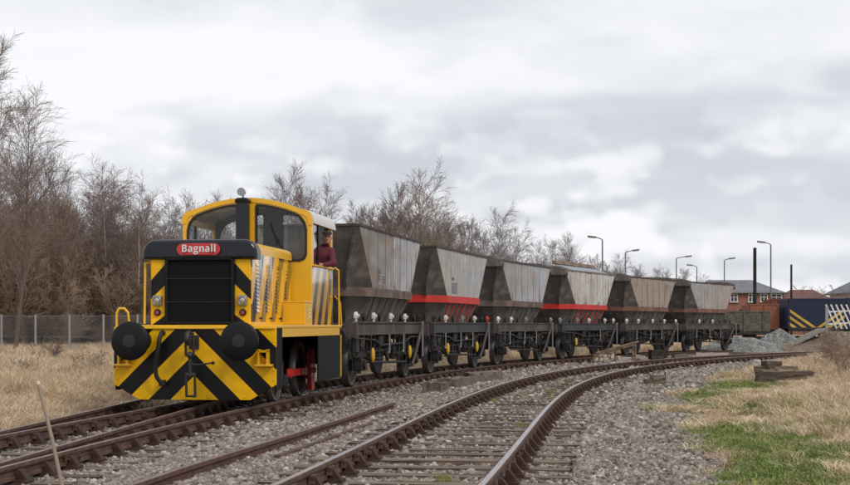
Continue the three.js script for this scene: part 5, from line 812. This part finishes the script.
// ---------------------------------------------------------------- houses
function house(label, u0, u1, vRidge, vEave, d, wall, roofMat, hip, windows, depth = 8) {
  const a = at(u0, vEave, d), b = at(u1, vRidge, d), w = b.x - a.x, eave = a.y, ridge = b.y, o = thing('brick_house', label, 'house', [(a.x + b.x) / 2, 0, -d], 0);
  part('wall', [box(w, eave + 0.4, depth, 0, eave / 2 - 0.2, -depth / 2)], wall, o);
  const e = 0.35, h = hip, roof = part('roof', [slabs([[[-w / 2 - e, eave - 0.05, e], [w / 2 + e, eave - 0.05, e], [w / 2 - h, ridge, -depth / 2], [-w / 2 + h, ridge, -depth / 2]], [[w / 2 + e, eave - 0.05, -depth - e], [-w / 2 - e, eave - 0.05, -depth - e], [-w / 2 + h, ridge, -depth / 2], [w / 2 - h, ridge, -depth / 2]], [[w / 2 + e, eave - 0.05, e], [w / 2 + e, eave - 0.05, -depth - e], [w / 2 - h, ridge, -depth / 2]], [[-w / 2 - e, eave - 0.05, -depth - e], [-w / 2 - e, eave - 0.05, e], [-w / 2 + h, ridge, -depth / 2]]], 0.12)], roofMat, o);
  part('gutter', [box(w + 0.8, 0.11, 0.12, 0, eave - 0.12, e + 0.02)], MAT.grime, roof);
  for (const [wu, wv, ww, wh] of windows) { const c = at(wu, wv, d), x = c.x - (a.x + b.x) / 2, y = c.y, f = part('window', [box(ww + 0.14, 0.1, 0.12, x, y + wh / 2, 0.05), box(ww + 0.2, 0.1, 0.16, x, y - wh / 2, 0.06), box(0.1, wh, 0.1, x - ww / 2, y, 0.05), box(0.1, wh, 0.1, x + ww / 2, y, 0.05), box(0.08, wh, 0.08, x, y, 0.05), box(ww, 0.07, 0.08, x, y + wh * 0.12, 0.055)], MAT.white, o); part('pane', [box(ww - 0.02, wh - 0.02, 0.02, x, y, 0.02)], phy({ color: lin(0.06, 0.07, 0.08), roughness: 0.08 }), f); part('sill', [box(ww + 0.3, 0.08, 0.2, x, y - wh / 2 - 0.1, 0.09)], MAT.concrete, f); }
  return o;
}
const brickM = std({ map: T.brick, roughness: 0.95 }), slateM = std({ map: T.slate, roughness: 0.8 }), redTile = std({ map: T.brick, color: lin(0.62, 0.6, 0.62), roughness: 0.9 });
house('red brick house with grey slate roof behind the yard', 690, 784, 279, 292.5, 185, brickM, slateM, 3.2, [[734, 298, 0.85, 0.95], [752, 298, 0.85, 0.95], [764, 298, 0.85, 0.95], [776.5, 298, 1.3, 0.95], [712, 298, 0.85, 0.95]]);
house('low house with dull red tiled roof right of the slate roofed house', 787, 832, 289, 300, 200, brickM, redTile, 1.5, []);
house('distant brick house behind the last wagons', 640, 688, 288, 297, 230, brickM, slateM, 2, []);
{ // gable of the building at the right edge
  const d = 150, a = at(846, 284, d), o = thing('pale_gable_building', 'grey roofed building cut by the right edge of the frame', 'building', [a.x, 0, a.z]);
  part('wall', [box(12, 4.8, 8, 6.6, 2.4, -4)], std({ color: lin(0.5, 0.47, 0.44), roughness: 0.9 }), o);
  part('roof', [slabs([[[0, 4.6, 0.4], [13.2, 4.6, 0.4], [13.2, 7.4, -4], [5, 7.4, -4]], [[13.2, 4.6, -8.4], [0, 4.6, -8.4], [5, 7.4, -4], [13.2, 7.4, -4]], [[0, 4.6, -8.4], [0, 4.6, 0.4], [5, 7.4, -4]]], 0.15)], slateM, o);
}
// ---------------------------------------------------------------- lamps and poles
function lamp(u, v, arm, h, label) {
  const d = FOCAL * (h - CAM_Y) / (325 - v), p = at(u, 325, d), o = thing('street_lamp', label, 'lamp', [p.x, 0, p.z], 0, 'street lamps beyond the yard'), L = Math.abs(arm) / FOCAL * d, s = Math.sign(arm);
  part('column', [rod([0, -0.1, 0], [0, 1.4, 0], 0.1, 10), rod([0, 1.4, 0], [0, h - 0.05, 0], 0.07, 10, 0.055)], MAT.lampGrey, o);
  part('arm', bent([[0, h - 0.1, 0], [s * 0.08, h, 0], [s * (L - 0.5), h + 0.14, 0]], 0.04, 7), MAT.lampGrey, o);
  const hd = part('lamp_head', [xf(rbox(0.7, 0.14, 0.26, 0.06), s * (L - 0.2), h + 0.17, 0, 0, 0, s * 0.12)], MAT.lampGrey, o); part('lens', [xf(rbox(0.45, 0.05, 0.2, 0.02), s * (L - 0.15), h + 0.1, 0, 0, 0, s * 0.12)], MAT.white, hd);
}
lamp(602.5, 239, -13, 8, 'tall street lamp with arm to the left above the fourth wagon');
lamp(625.5, 252, 12.5, 8, 'street lamp with arm to the right above the fifth wagon');
lamp(676.5, 258, 14, 8, 'street lamp with arm to the right above the last wagon');
lamp(697, 266.5, -9, 8, 'small far street lamp with arm to the left above the last wagon');
lamp(724.5, 260, 9.5, 8, 'street lamp with arm to the right before the slate roof');
lamp(771, 244, -12, 8, 'street lamp with arm to the left beside the brick house');
for (const [u, v, d, r2, label] of [[755, 248.5, 104, 0.115, 'thick dark wooden pole before the brick house'], [791.5, 265, 150, 0.1, 'far thin pole right of the brick house']]) { const p = at(u, v, d), o = thing('wooden_pole', label, 'pole', [p.x, 0, p.z]); part('pole', [rod([0, -0.1, 0], [0, p.y, 0], r2 * 1.15, 10, r2)], MAT.grimeDark, o); part('pole_cap', [rod([0, p.y, 0], [0, p.y + 0.06, 0], r2 * 1.25, 10, r2 * 0.6)], MAT.grimeDark, o); }

renderer.render(scene, camera);
